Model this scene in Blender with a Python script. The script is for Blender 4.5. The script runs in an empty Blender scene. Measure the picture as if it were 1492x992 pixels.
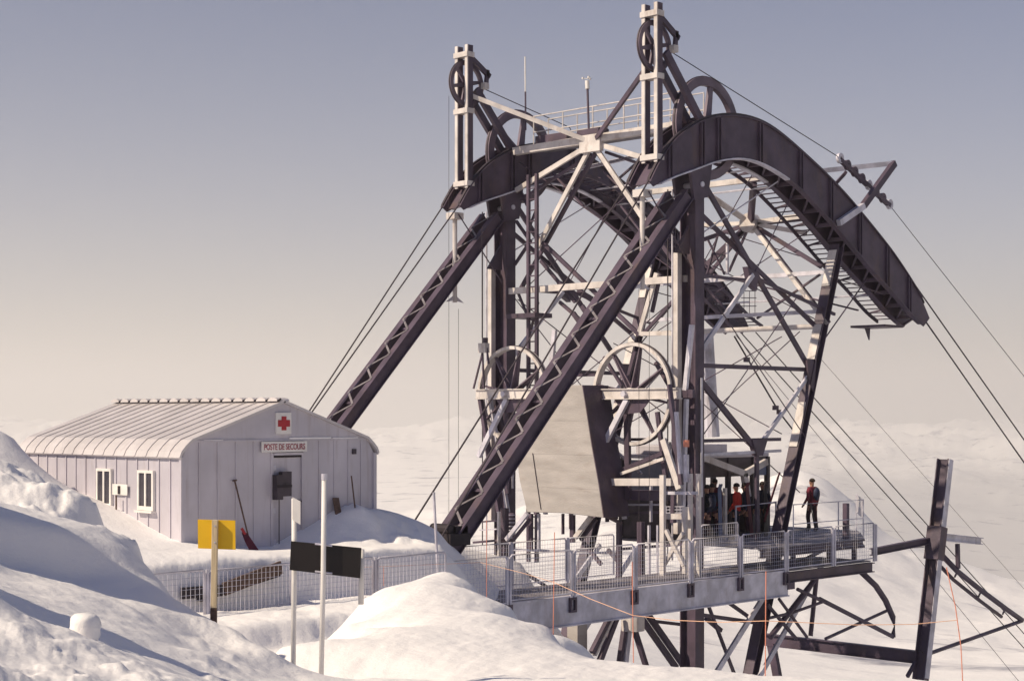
import bpy, math, random
import numpy as np
from mathutils import Vector as V, Matrix, noise
random.seed(7)
D = bpy.data; SC = bpy.context.scene; COL = SC.collection

# ------------------------------------------------------------------ camera, sky, sun
A = math.radians(44.45); CA, SA = math.cos(A), math.sin(A)
FOC, CX, HY = 2400.0, 746.0, 600.0          # focal length and horizon, in pixels of the 1492 x 992 photograph
cam_d = D.cameras.new('camera'); cam = D.objects.new('camera', cam_d); COL.objects.link(cam)
cam.location = (0, 0, 0)
cam.rotation_euler = (math.pi/2, 0, A - math.pi/2)   # looks level along (cos A, sin A)
cam_d.sensor_width = 36; cam_d.lens = FOC/1492*36
cam_d.shift_y = (HY-496)/1492
cam_d.clip_start = 0.3; cam_d.clip_end = 120000
SC.camera = cam

SUN_EL = math.radians(40); SUN_TO = V((-0.92, 0.39, 0)).normalized()   # horizontal direction towards the sun
w = D.worlds.new('World'); SC.world = w; w.use_nodes = True
nt = w.node_tree; nt.nodes.clear()
sky = nt.nodes.new('ShaderNodeTexSky'); sky.sky_type = 'NISHITA'; sky.sun_disc = False
sky.sun_elevation = SUN_EL; sky.sun_rotation = math.atan2(SUN_TO.x, SUN_TO.y)
sky.altitude = 2500; sky.air_density = 1.0; sky.dust_density = 5.0; sky.ozone_density = 1.6
hsv = nt.nodes.new('ShaderNodeHueSaturation'); hsv.inputs['Saturation'].default_value = 1.2
mul = nt.nodes.new('ShaderNodeMix'); mul.data_type = 'RGBA'; mul.blend_type = 'MULTIPLY'
mul.inputs[0].default_value = 1.0; mul.inputs[7].default_value = (0.92, 0.85, 1.0, 1)
bg = nt.nodes.new('ShaderNodeBackground'); bg.inputs['Strength'].default_value = 0.066
wo = nt.nodes.new('ShaderNodeOutputWorld')
nt.links.new(sky.outputs[0], hsv.inputs['Color']); nt.links.new(hsv.outputs[0], mul.inputs[6])
# a broad layer of pale haze along the whole horizon
geo = nt.nodes.new('ShaderNodeTexCoord'); sep = nt.nodes.new('ShaderNodeSeparateXYZ'); nt.links.new(geo.outputs['Generated'], sep.inputs[0])
mx0 = nt.nodes.new('ShaderNodeMath'); mx0.operation = 'MAXIMUM'; mx0.inputs[1].default_value = 0.0; nt.links.new(sep.outputs['Z'], mx0.inputs[0])
mm = nt.nodes.new('ShaderNodeMath'); mm.operation = 'MULTIPLY'; mm.inputs[1].default_value = -6.3; nt.links.new(mx0.outputs[0], mm.inputs[0])
ex = nt.nodes.new('ShaderNodeMath'); ex.operation = 'EXPONENT'; nt.links.new(mm.outputs[0], ex.inputs[0])
m9 = nt.nodes.new('ShaderNodeMath'); m9.operation = 'MULTIPLY'; m9.inputs[1].default_value = 0.9; nt.links.new(ex.outputs[0], m9.inputs[0])
hzm = nt.nodes.new('ShaderNodeMix'); hzm.data_type = 'RGBA'; nt.links.new(m9.outputs[0], hzm.inputs[0])
nt.links.new(mul.outputs[2], hzm.inputs[6]); hzm.inputs[7].default_value = (7.2, 6.4, 5.35, 1)
nt.links.new(hzm.outputs[2], bg.inputs['Color']); nt.links.new(bg.outputs[0], wo.inputs[0])
sl = D.lights.new('sun', 'SUN'); sl.energy = 4.3; sl.angle = math.radians(0.55); sl.color = (1.0, 0.855, 0.65)
so = D.objects.new('sun', sl); COL.objects.link(so); so.location = (-60, 20, 60)
sdir = -(SUN_TO*math.cos(SUN_EL) + V((0, 0, math.sin(SUN_EL))))
so.rotation_euler = sdir.to_track_quat('-Z', 'Y').to_euler()
SC.view_settings.view_transform = 'Standard'; SC.view_settings.look = 'None'
SC.view_settings.exposure = 0.28; SC.view_settings.gamma = 1.0
SC.render.engine = 'CYCLES'
SC.cycles.max_bounces = 6; SC.cycles.volume_bounces = 2; SC.cycles.transparent_max_bounces = 6

# ------------------------------------------------------------------ from a measured pixel to a point on a known plane
def YP(px, py, y):
    t = (px-CX)/FOC; x = y*(CA+t*SA)/(SA-t*CA); d = x*CA+y*SA
    return V((x, y, (HY-py)*d/FOC))
def XPl(px, py, x):
    t = (px-CX)/FOC; y = x*(SA-t*CA)/(CA+t*SA); d = x*CA+y*SA
    return V((x, y, (HY-py)*d/FOC))
def RD(px, d, z=0.0):
    r = (px-CX)/FOC*d
    return V((d*CA+r*SA, d*SA-r*CA, z))
def DP(px, py, d): return RD(px, d, (HY-py)*d/FOC)

# ------------------------------------------------------------------ materials
def mat(name, col, rough=0.6, metal=0.0, vary=0.12, scale=3.0, bump=0.0, bscale=30.0, col2=None, stretch=None, spec=0.4, wear=None):
    m = D.materials.new(name); m.use_nodes = True
    n = m.node_tree; b = n.nodes['Principled BSDF']
    b.inputs['Roughness'].default_value = rough; b.inputs['Metallic'].default_value = metal
    b.inputs['Specular IOR Level'].default_value = spec
    tc = n.nodes.new('ShaderNodeTexCoord'); mp = n.nodes.new('ShaderNodeMapping')
    n.links.new(tc.outputs['Object'], mp.inputs[0])
    if stretch: mp.inputs['Scale'].default_value = stretch
    tx = n.nodes.new('ShaderNodeTexNoise'); tx.inputs['Scale'].default_value = scale; tx.inputs['Detail'].default_value = 6
    n.links.new(mp.outputs[0], tx.inputs['Vector'])
    cr = n.nodes.new('ShaderNodeValToRGB')
    c2 = col2 or tuple(c*(1-vary*2) for c in col)
    cr.color_ramp.elements[0].position = 0.36; cr.color_ramp.elements[1].position = 0.66
    cr.color_ramp.elements[0].color = (*c2, 1); cr.color_ramp.elements[1].color = (*[min(1, c*(1+vary*0.4)) for c in col], 1)
    n.links.new(tx.outputs['Fac'], cr.inputs[0]); n.links.new(cr.outputs[0], b.inputs['Base Color'])
    if wear:
        wcol, wsc, wamt, wst = wear
        mp3 = n.nodes.new('ShaderNodeMapping'); mp3.inputs['Scale'].default_value = wst; n.links.new(tc.outputs['Object'], mp3.inputs[0])
        t3 = n.nodes.new('ShaderNodeTexNoise'); t3.inputs['Scale'].default_value = wsc; t3.inputs['Detail'].default_value = 9; t3.inputs['Roughness'].default_value = 0.68
        n.links.new(mp3.outputs[0], t3.inputs['Vector'])
        c3 = n.nodes.new('ShaderNodeValToRGB'); c3.color_ramp.elements[0].position = 0.53; c3.color_ramp.elements[1].position = 0.72
        c3.color_ramp.elements[0].color = (0, 0, 0, 1); c3.color_ramp.elements[1].color = (wamt, wamt, wamt, 1)
        mw = n.nodes.new('ShaderNodeMix'); mw.data_type = 'RGBA'; n.links.new(t3.outputs['Fac'], c3.inputs[0]); n.links.new(c3.outputs[0], mw.inputs[0])
        n.links.new(cr.outputs[0], mw.inputs[6]); mw.inputs[7].default_value = (*wcol, 1); n.links.new(mw.outputs[2], b.inputs['Base Color'])
    if bump:
        t2 = n.nodes.new('ShaderNodeTexNoise'); t2.inputs['Scale'].default_value = bscale; t2.inputs['Detail'].default_value = 5
        n.links.new(mp.outputs[0], t2.inputs['Vector'])
        bp = n.nodes.new('ShaderNodeBump'); bp.inputs['Strength'].default_value = bump; bp.inputs['Distance'].default_value = 0.03
        n.links.new(t2.outputs['Fac'], bp.inputs['Height']); n.links.new(bp.outputs[0], b.inputs['Normal'])
    return m
M = {}
M['steel'] = mat('dark_painted_steel', (0.102, 0.074, 0.108), 0.5, 0.0, 0.18, 1.4, 0.15, 14, spec=0.35, wear=((0.13, 0.085, 0.075), 1.3, 0.7, (1, 1, 0.45)))
M['wheelpaint'] = mat('worn_wheel_paint', (0.17, 0.13, 0.17), 0.5, 0.0, 0.18, 2.0)
M['lacing'] = mat('worn_lacing_steel', (0.25, 0.225, 0.24), 0.5, 0.1, 0.2, 3.0)
M['galv'] = mat('galvanised_steel', (0.66, 0.64, 0.72), 0.5, 0.15, 0.14, 2.5, 0.1, 20, wear=((0.30, 0.25, 0.25), 1.6, 0.6, (1, 1, 0.4)))
M['litsteel'] = mat('pale_lit_steel', (0.68, 0.63, 0.61), 0.5, 0.0, 0.12, 2.0, wear=((0.30, 0.22, 0.18), 2.2, 0.7, (1, 1, 0.4)))  # pale steel, also used as the sunlit copy of the dark steel
M['cable'] = mat('steel_cable', (0.07, 0.055, 0.065), 0.55, 0.3)
M['concrete'] = mat('board_marked_concrete', (0.43, 0.40, 0.385), 0.9, 0, 0.09, 1.2, 0.35, 16, stretch=(0.6, 0.6, 3.0), wear=((0.33, 0.29, 0.27), 1.5, 0.7, (1, 1, 3.5)))
M['hutmetal'] = mat('hut_sheet_metal', (0.55, 0.52, 0.575), 0.45, 0.1, 0.07, 1.1, 0.12, 5, wear=((0.36, 0.31, 0.32), 2.6, 0.55, (2.2, 2.2, 0.22)))
M['roof'] = mat('roof_sheet_metal', (0.64, 0.60, 0.60), 0.42, 0.1, 0.08, 0.9, 0.1, 5, wear=((0.40, 0.35, 0.34), 2.0, 0.5, (0.35, 2.5, 1)))
M['dark'] = mat('dark_recess', (0.03, 0.022, 0.028), 0.7)
M['black'] = mat('black_board_paint', (0.012, 0.008, 0.008), 0.5, vary=0.25)
M['yellow'] = mat('yellow_board_paint', (0.84, 0.50, 0.015), 0.5, vary=0.06)
M['wood'] = mat('pale_timber', (0.66, 0.53, 0.34), 0.7, vary=0.16, scale=2, stretch=(20, 20, 1.5), bump=0.2)
M['brownwood'] = mat('weathered_timber', (0.14, 0.085, 0.065), 0.8, vary=0.2, scale=3, stretch=(3, 12, 12), bump=0.3)
M['white'] = mat('white_paint', (0.78, 0.75, 0.72), 0.5, vary=0.06)
M['red'] = mat('red_paint', (0.42, 0.025, 0.035), 0.5, vary=0.1)
M['darkred'] = mat('dark_red_plastic', (0.12, 0.012, 0.03), 0.45, vary=0.2)
M['orange'] = mat('orange_plastic', (0.70, 0.26, 0.17), 0.55, vary=0.08)
M['rope'] = mat('faded_orange_rope', (0.80, 0.48, 0.32), 0.8, vary=0.08)
M['glass'] = mat('window_glass', (0.05, 0.045, 0.06), 0.08, vary=0.1, spec=0.6)
M['hazyglass'] = mat('misted_glass', (0.30, 0.31, 0.38), 0.15, vary=0.1, spec=0.6)
M['grating'] = mat('deck_grating_steel', (0.27, 0.25, 0.28), 0.6, 0.2, 0.2, 4)
M['cabin'] = mat('cabin_paint', (0.06, 0.045, 0.06), 0.45, vary=0.2)
M['skin'] = mat('skin', (0.42, 0.22, 0.15), 0.6, vary=0.08)
M['jacket_red'] = mat('maroon_jacket', (0.20, 0.022, 0.045), 0.8, vary=0.15, scale=8)
M['jacket_bright'] = mat('bright_red_jacket', (0.55, 0.03, 0.02), 0.8, vary=0.12, scale=8)
M['jacket_dark'] = mat('dark_navy_jacket', (0.025, 0.025, 0.05), 0.8, vary=0.2, scale=8)
M['trousers'] = mat('dark_plum_trousers', (0.055, 0.016, 0.03), 0.85, vary=0.2, scale=8)
M['boot'] = mat('ski_boot_plastic', (0.03, 0.025, 0.03), 0.4)
M['hair'] = mat('dark_hair', (0.03, 0.018, 0.012), 0.7)
M['blue'] = mat('blue_nylon', (0.04, 0.05, 0.10), 0.7, vary=0.2, scale=9)
M['ski'] = mat('blue_ski_top', (0.10, 0.13, 0.24), 0.35)
M['lettering'] = mat('faded_red_lettering', (0.38, 0.09, 0.12), 0.6)

def snow_mat(name, bstr, bsc, rock_shade=0.0):
    m = D.materials.new(name); m.use_nodes = True
    n = m.node_tree; b = n.nodes['Principled BSDF']
    b.inputs['Roughness'].default_value = 0.75; b.inputs['Specular IOR Level'].default_value = 0.2
    tc = n.nodes.new('ShaderNodeTexCoord')
    t1 = n.nodes.new('ShaderNodeTexNoise'); t1.inputs['Scale'].default_value = bsc; t1.inputs['Detail'].default_value = 8; t1.inputs['Roughness'].default_value = 0.62
    n.links.new(tc.outputs['Object'], t1.inputs['Vector'])
    bp = n.nodes.new('ShaderNodeBump'); bp.inputs['Strength'].default_value = bstr; bp.inputs['Distance'].default_value = 0.25 if rock_shade == 0 else 6
    n.links.new(t1.outputs['Fac'], bp.inputs['Height']); n.links.new(bp.outputs[0], b.inputs['Normal'])
    if not rock_shade:
        mg = n.nodes.new('ShaderNodeMapping'); mg.inputs['Scale'].default_value = (5, 16, 16); mg.inputs['Rotation'].default_value = (0, 0, 0.5); n.links.new(tc.outputs['Object'], mg.inputs[0])
        t4 = n.nodes.new('ShaderNodeTexNoise'); t4.inputs['Scale'].default_value = 1.3; t4.inputs['Detail'].default_value = 10; t4.inputs['Roughness'].default_value = 0.7
        n.links.new(mg.outputs[0], t4.inputs['Vector'])
        b2 = n.nodes.new('ShaderNodeBump'); b2.inputs['Strength'].default_value = 0.24; b2.inputs['Distance'].default_value = 0.035
        n.links.new(t4.outputs['Fac'], b2.inputs['Height']); n.links.new(bp.outputs[0], b2.inputs['Normal']); n.links.new(b2.outputs[0], b.inputs['Normal'])
    if rock_shade:
        t2 = n.nodes.new('ShaderNodeTexNoise'); t2.inputs['Scale'].default_value = rock_shade; t2.inputs['Detail'].default_value = 9; t2.inputs['Roughness'].default_value = 0.65
        n.links.new(tc.outputs['Object'], t2.inputs['Vector'])
        cr = n.nodes.new('ShaderNodeValToRGB'); cr.color_ramp.elements[0].position = 0.58; cr.color_ramp.elements[1].position = 0.68
        cr.color_ramp.elements[0].color = (0.86, 0.84, 0.83, 1); cr.color_ramp.elements[1].color = (0.20, 0.20, 0.26, 1)  # bluish mottling: bare rock, plus slope shade put into the colour
        n.links.new(t2.outputs['Fac'], cr.inputs[0])
        # low ground darkened by height to stand in for shadow in the valleys
        sz = n.nodes.new('ShaderNodeSeparateXYZ'); n.links.new(tc.outputs['Object'], sz.inputs[0])
        ad = n.nodes.new('ShaderNodeMath'); ad.operation = 'MULTIPLY_ADD'; ad.inputs[1].default_value = 220; n.links.new(t2.outputs['Fac'], ad.inputs[0]); n.links.new(sz.outputs['Z'], ad.inputs[2])
        mr = n.nodes.new('ShaderNodeMapRange'); mr.inputs[1].default_value = -60; mr.inputs[2].default_value = -150; mr.inputs[3].default_value = 0; mr.inputs[4].default_value = 0.42; n.links.new(ad.outputs[0], mr.inputs[0])
        mv = n.nodes.new('ShaderNodeMix'); mv.data_type = 'RGBA'; n.links.new(mr.outputs[0], mv.inputs[0]); n.links.new(cr.outputs[0], mv.inputs[6]); mv.inputs[7].default_value = (0.13, 0.14, 0.17, 1)
        n.links.new(mv.outputs[2], b.inputs['Base Color'])
    else:
        b.inputs['Base Color'].default_value = (0.90, 0.875, 0.865, 1)
    return m
M['snow'] = snow_mat('snow', 0.16, 5.0)
M['farsnow'] = snow_mat('mountain_snow', 0.35, 0.02, 0.011)

# ------------------------------------------------------------------ mesh collecting
class MB:
    def __init__(s): s.v = []; s.f = []
    def add(s, vs, fs):
        o = len(s.v); s.v += [tuple(x) for x in vs]; s.f += [tuple(i+o for i in f) for f in fs]; return s
    def prism(s, pts, off):
        off = V(off); n = len(pts); a = [V(p) for p in pts]; b = [p+off for p in a]
        fs = [tuple(range(n))[::-1], tuple(range(n, 2*n))]
        fs += [(i, (i+1) % n, n+(i+1) % n, n+i) for i in range(n)]
        return s.add(a+b, fs)
    def box(s, c, d, rz=0.0, R=None):
        c = V(c); R = R or Matrix.Rotation(rz, 3, 'Z')
        vs = [c+R @ V((sx*d[0]/2, sy*d[1]/2, sz*d[2]/2)) for sz in (-1, 1) for sx, sy in ((-1, -1), (1, -1), (1, 1), (-1, 1))]
        return s.add(vs, [(3, 2, 1, 0), (4, 5, 6, 7), (0, 1, 5, 4), (1, 2, 6, 5), (2, 3, 7, 6), (3, 0, 4, 7)])
    def bb(s, lo, hi):
        lo, hi = V(lo), V(hi); return s.box((lo+hi)/2, hi-lo)
    def bar(s, p, q, w, h, n=(0, 1, 0)):
        """bar from p to q, w measured along n, h across it"""
        p, q, n = V(p), V(q), V(n); l = (q-p).normalized()
        n = (n-l*n.dot(l)).normalized(); m = l.cross(n)
        vs = [e+n*(a*w/2)+m*(b*h/2) for e in (p, q) for a, b in ((-1, -1), (1, -1), (1, 1), (-1, 1))]
        return s.add(vs, [(3, 2, 1, 0), (4, 5, 6, 7), (0, 1, 5, 4), (1, 2, 6, 5), (2, 3, 7, 6), (3, 0, 4, 7)])
    def isec(s, p, q, h, w, n, tf=0.03, tw=0.025):
        """I beam: flanges face +-n, h apart; web lies along n"""
        p, q, n = V(p), V(q), V(n); l = (q-p).normalized(); n = (n-l*n.dot(l)).normalized()
        for sg in (-1, 1): s.bar(p+n*sg*(h-tf)/2, q+n*sg*(h-tf)/2, tf, w, n)
        return s.bar(p, q, h-2*tf, tw, n)
    def tube(s, pts, r, k=6, r2=None):
        pts = [V(p) for p in pts]; m = len(pts); o = len(s.v)
        l0 = (pts[1]-pts[0]).normalized(); u = V((0, 0, 1)) if abs(l0.z) < 0.9 else V((1, 0, 0))
        vs = []
        for i, p in enumerate(pts):
            l = (pts[min(i+1, m-1)]-pts[max(i-1, 0)]).normalized()
            a = (u-l*u.dot(l)).normalized(); b = l.cross(a)
            rr = r if r2 is None else r+(r2-r)*i/(m-1)
            vs += [p+(a*math.cos(t)+b*math.sin(t))*rr for t in (2*math.pi*j/k for j in range(k))]
        fs = [(i*k+j, i*k+(j+1) % k, (i+1)*k+(j+1) % k, (i+1)*k+j) for i in range(m-1) for j in range(k)]
        fs += [tuple(range(k))[::-1], tuple(range((m-1)*k, m*k))]
        return s.add(vs, fs)
    def ring(s, c, axis, ro, ri, th, k=40):
        c, axis = V(c), V(axis).normalized(); u = V((0, 0, 1)); u = (u-axis*u.dot(axis)).normalized(); b = axis.cross(u)
        vs = []
        for j in range(k):
            t = 2*math.pi*j/k; e = u*math.cos(t)+b*math.sin(t)
            vs += [c+e*ro-axis*th/2, c+e*ro+axis*th/2, c+e*ri+axis*th/2, c+e*ri-axis*th/2]
        fs = []
        for j in range(k):
            a, e = j*4, ((j+1) % k)*4
            for i in range(4): fs.append((a+i, a+(i+1) % 4, e+(i+1) % 4, e+i))
        return s.add(vs, fs)
    def cyl(s, p, q, r, k=16): return s.tube([p, q], r, k)
    def build(s, name, m, parent=None, smooth=False, bevel=0.0):
        me = D.meshes.new(name); me.from_pydata(s.v, [], s.f); me.validate(); me.update()
        import bmesh
        bm = bmesh.new(); bm.from_mesh(me); bmesh.ops.recalc_face_normals(bm, faces=bm.faces); bm.to_mesh(me); bm.free()
        me.materials.append(M[m] if isinstance(m, str) else m)
        if smooth: me.polygons.foreach_set('use_smooth', [True]*len(me.polygons))
        o = D.objects.new(name, me); COL.objects.link(o)
        if parent is not None:
            o.parent = parent; o.matrix_parent_inverse = Matrix.Translation(-world_loc(parent))
        if bevel:
            bv = o.modifiers.new('bevel', 'BEVEL'); bv.width = bevel; bv.segments = 2; bv.limit_method = 'ANGLE'
        return o
def world_loc(o):
    l = V(o.location)
    if o.parent is not None: l = l+world_loc(o.parent)+o.matrix_parent_inverse.translation
    return l
def tag(o, label, cat, group=None, kind=None):
    o['label'] = label; o['category'] = cat
    if group: o['group'] = group
    if kind: o['kind'] = kind
    return o
def thing(name, loc, label, cat, group=None):
    o = D.objects.new(name, None); COL.objects.link(o); o.location = loc; o.empty_display_size = 0.3
    return tag(o, label, cat, group)
def copy_tree(o, delta, parent=None):
    c = o.copy(); COL.objects.link(c)
    if parent is None: c.location = V(o.location)+V(delta)
    else: c.parent = parent
    for ch in list(o.children): copy_tree(ch, delta, c)
    return c
def lerp(p, q, t): return V(p)+(V(q)-V(p))*t

# ------------------------------------------------------------------ terrain
CTRL = [  # (pixel column, depth, height)
 (-900,3,-1.1),(-900,8,-.6),(-900,18,-.2),(-900,34,-.8),(-900,60,-3),(-260,3,-1.2),(200,3,-1.55),(750,3,-1.65),(1300,3,-1.8),(1800,3,-1.9),(-260,6,-1.05),(-260,12,-.75),(-260,18,-.5),(-260,26,-.8),(-260,34,-1.1),
 (0,8,-1.28),(0,10,-1.2),(0,14,-1.17),(0,17.5,-1.02),(0,20,-.76),(60,19.5,-.81),(140,18.5,-1.04),(200,17.2,-1.36),(215,16.6,-1.59),(100,11,-1.45),(100,14,-1.36),(100,17,-1.14),
 (200,9,-1.5),(200,11,-1.6),(200,14.5,-1.58),(300,15.2,-2.02),(300,12.5,-1.97),(380,14,-2.19),(312,16,-2.03),(235,16.4,-1.67),(345,15.7,-2.07),(390,15.3,-2.2),
 (0,22,-1.3),(60,21,-1.4),(140,20,-1.9),(200,18.6,-2.3),(-100,24,-1.2),(222,17.9,-2.7),(240,17.6,-2.9),(290,17.2,-3.1),(320,17.0,-3.1),(350,16.7,-3.05),(392,16.3,-2.85),(250,19.5,-3.5),(300,21,-3.8),(350,20.2,-3.85),(420,19.0,-2.9),
 (0,28,-1.6),(100,28,-2.5),(200,28,-2.9),
 (-60,37,-.1),(5,37,-.5),(20,37.5,-.62),(40,38,-1.2),(70,38,-1.8),(0,34,-1.3),(60,34,-2.3),(120,33,-2.5),(180,33,-2.65),
 (0,46,-1.5),(200,50,-3),(400,50,-3.2),
 (262,35,-2.74),(262,33.3,-2.85),(400,36.6,-3.02),(330,35.6,-2.9),(250,31.6,-2.93),(340,32.3,-2.94),(415,33.4,-2.95),(520,34.9,-2.97),
 (525,37.9,-2.2),(550,38.3,-2.34),(480,37.3,-2.6),(600,39.2,-2.62),(638,39.8,-2.86),(445,36.9,-2.78),(480,36.2,-2.95),(525,36.9,-2.88),(560,37.3,-2.95),(600,38.2,-3.0),(440,35.8,-2.97),(640,38.9,-3.05),(480,35.4,-2.98),(560,36.5,-3.0),(640,37.5,-3.08),(600,42,-3.0),
 (250,30.4,-3.6),(330,31,-3.98),(420,32,-4.05),(530,33.5,-4.1),(640,35.3,-4.4),(740,37.5,-5.4),(330,26,-3.95),(400,27.4,-3.55),(480,27.6,-3.5),(400,26.7,-3.98),(480,26.9,-3.95),(440,29.5,-3.75),(560,30.5,-4.0),(280,24,-3.8),(340,22.5,-3.95),
 (410,19.6,-2.78),(470,19.9,-2.78),(530,21,-2.78),(400,21.2,-3.8),(470,21.6,-3.9),(505,22.4,-2.88),(530,24.5,-2.79),(545,25.3,-2.79),(490,23.5,-3.3),(440,24.5,-4.05),
 (560,26,-2.87),(620,27,-2.70),(640,27.2,-2.66),(665,27.1,-2.70),(690,26.6,-2.80),(745,25,-2.97),(800,23,-3.02),(870,21,-3.19),(1000,20.5,-3.18),(1140,20,-3.22),(1340,20,-3.29),(1600,20,-3.5),
 (600,23,-2.74),(650,23.5,-2.75),(560,23.3,-2.82),(700,23.5,-2.85),(745,22,-2.9),(680,21,-2.8),(800,20.5,-2.96),(870,19.5,-3.0),(640,30,-4.2),(560,29,-4.0),(700,29.5,-4.2),(745,27.5,-4.4),(745,31,-5.2),(800,25.5,-4.4),(870,23.5,-4.7),(870,28,-5.8),(1000,24,-5),(1140,23.5,-5.2),(1340,24,-5.8),(1600,25,-6.4),
 (800,32,-5.6),(1000,32,-7),(1200,32,-8.5),(1500,32,-11),(660,41.5,-3.4),(700,44,-4.0),(700,38.5,-4.7),(760,50,-4.6),(760,44,-5.4),(850,50,-8.2),(850,40,-7.5),(1000,46,-9.0),(1200,50,-12),(1500,50,-17),(600,52,-4.2),(500,60,-5),(800,60,-8),(1100,60,-15),(1500,60,-22),
 (0,60,-3.5),(-260,60,-2),(250,62,-5),
 (430,15,-2.42),(470,16.5,-2.68),(600,16,-2.6),(750,16,-2.62),(900,16,-2.72),(1100,16,-2.85),(1400,16,-3),(600,20,-2.76),(750,20,-2.86),(900,18,-2.92),(1200,18,-3.05),
 (600,10,-1.98),(900,10,-2.1),(1300,10,-2.3),(300,8,-1.68),(450,11,-2.05),
 (1800,10,-2.6),(1800,20,-4),(1800,40,-15),(1800,60,-26)]
cp = np.array([((p-CX)/FOC*d, d, z) for p, d, z in CTRL])
def rbf_fit(P, z, lam=0.0):
    n = len(P); K = np.sqrt(((P[:, None]-P[None])**2).sum(-1))
    B = np.zeros((n+3, n+3)); B[:n, :n] = K-lam*np.eye(n); B[:n, n] = 1; B[:n, n+1:] = P; B[n:, :n] = B[:n, n:].T
    return np.linalg.solve(B, np.concatenate([z, np.zeros(3)]))
def rbf_eval(P, W, Q):
    out = np.empty(len(Q))
    for i in range(0, len(Q), 20000):
        q = Q[i:i+20000]; K = np.sqrt(((q[:, None]-P[None])**2).sum(-1))
        out[i:i+20000] = K @ W[:len(P)] + W[len(P)] + q @ W[len(P)+1:]
    return out
WN = rbf_fit(cp[:, :2], cp[:, 2])
# value noise in numpy
_rs = np.random.RandomState(11); _T = _rs.rand(256, 256)
def vnoise(x, y):
    xi = np.floor(x).astype(int); yi = np.floor(y).astype(int); fx = x-xi; fy = y-yi
    fx = fx*fx*fx*(fx*(fx*6-15)+10); fy = fy*fy*fy*(fy*(fy*6-15)+10)
    g = lambda a, b: _T[a & 255, b & 255]
    return (g(xi, yi)*(1-fx)+g(xi+1, yi)*fx)*(1-fy)+(g(xi, yi+1)*(1-fx)+g(xi+1, yi+1)*fx)*fy
def fbm(x, y, o=5, rough=0.5):
    s = 0; a = 1; t = 0
    for i in range(o):
        s = s+a*(vnoise(x*2**i+17.3*i, y*2**i+5.1*i)-0.5); t += a; a *= rough
    return s/t*2
def ridged(x, y, o=5):
    s = 0; a = 1; t = 0
    for i in range(o):
        s = s+a*(1-2*np.abs(vnoise(x*2**i+7.7*i, y*2**i+3.1*i)-0.5)); t += a; a *= 0.5
    return s/t
FARC = [  # (pixel column, depth, pixel row) of the slopes beyond the summit
 (-400,70,780),(0,70,740),(300,70,800),(600,70,800),(800,70,900),(1000,70,1130),(1200,70,1280),(1500,70,1500),(1900,70,1700),
 (-400,300,900),(0,300,900),(400,300,900),(700,300,900),(900,300,930),(1100,280,985),(1300,280,1005),(1500,280,1010),(1900,280,1020),
 (1100,480,900),(1300,480,930),(1500,480,950),(1900,480,950),
 (-400,1000,800),(0,1000,790),(400,1000,790),(700,1000,780),(900,900,765),(1050,900,745),(1160,900,712),(1200,900,722),(1240,900,750),(1290,900,795),(1380,900,830),(1500,900,868),(1900,900,880),
 (1050,1500,760),(1160,1500,800),(1290,1500,850),(1500,1500,900),(1900,1500,900),
 (-400,2800,730),(0,2800,725),(400,2800,725),(700,2800,720),(1000,2800,740),(1250,2800,815),(1500,2800,845),(1900,2800,840),
 (0,5000,672),(400,5000,672),(700,5000,668),(1000,5000,672),(1250,5000,722),(1500,5000,745),(1900,5000,745),(-400,5000,675),
 (-400,7300,640),(0,7300,640),(400,7300,642),(700,7300,640),(1000,7300,642),(1250,7300,650),(1500,7300,655),(1900,7300,650),
 (-400,9500,622),(0,9500,622),(400,9500,624),(700,9500,622),(1000,9500,624),(1250,9500,622),(1500,9500,626),(1900,9500,624),
 (-400,13500,680),(400,13500,680),(1000,13500,680),(1900,13500,680)]
fc = np.array(FARC, float); FP = np.c_[fc[:, 0]/400.0, np.log(fc[:, 1])*1.6]; WF = rbf_fit(FP, fc[:, 2])
def far_z(px, d, X, Y):
    py = rbf_eval(FP, WF, np.c_[np.clip(px, -500, 2000)/400.0, np.log(d)*1.6])
    z = (HY-py)*d/FOC
    amp = np.clip((d-70)/500, 0, 1)*np.clip(d, 0, 14000)
    z = z+amp*0.005*(fbm(X/(30+d*0.09), Y/(30+d*0.09), 4))*0.6
    z = z+np.clip((d-80)/400, 0, 1)*(fbm(X/130, Y/130, 6)*9+fbm(X/38+5, Y/38, 4)*3.5 + (ridged(X/330+3, Y/330, 5)-0.55)*12)*np.clip(d/900, 0.25, 1)*np.clip(1.4-d/2600, .25, 1)
    mt = np.clip((d-4000)/3500, 0, 1)
    z = z+mt*((ridged(X/800, Y/800, 7)-0.62)*230)
    return z
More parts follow.
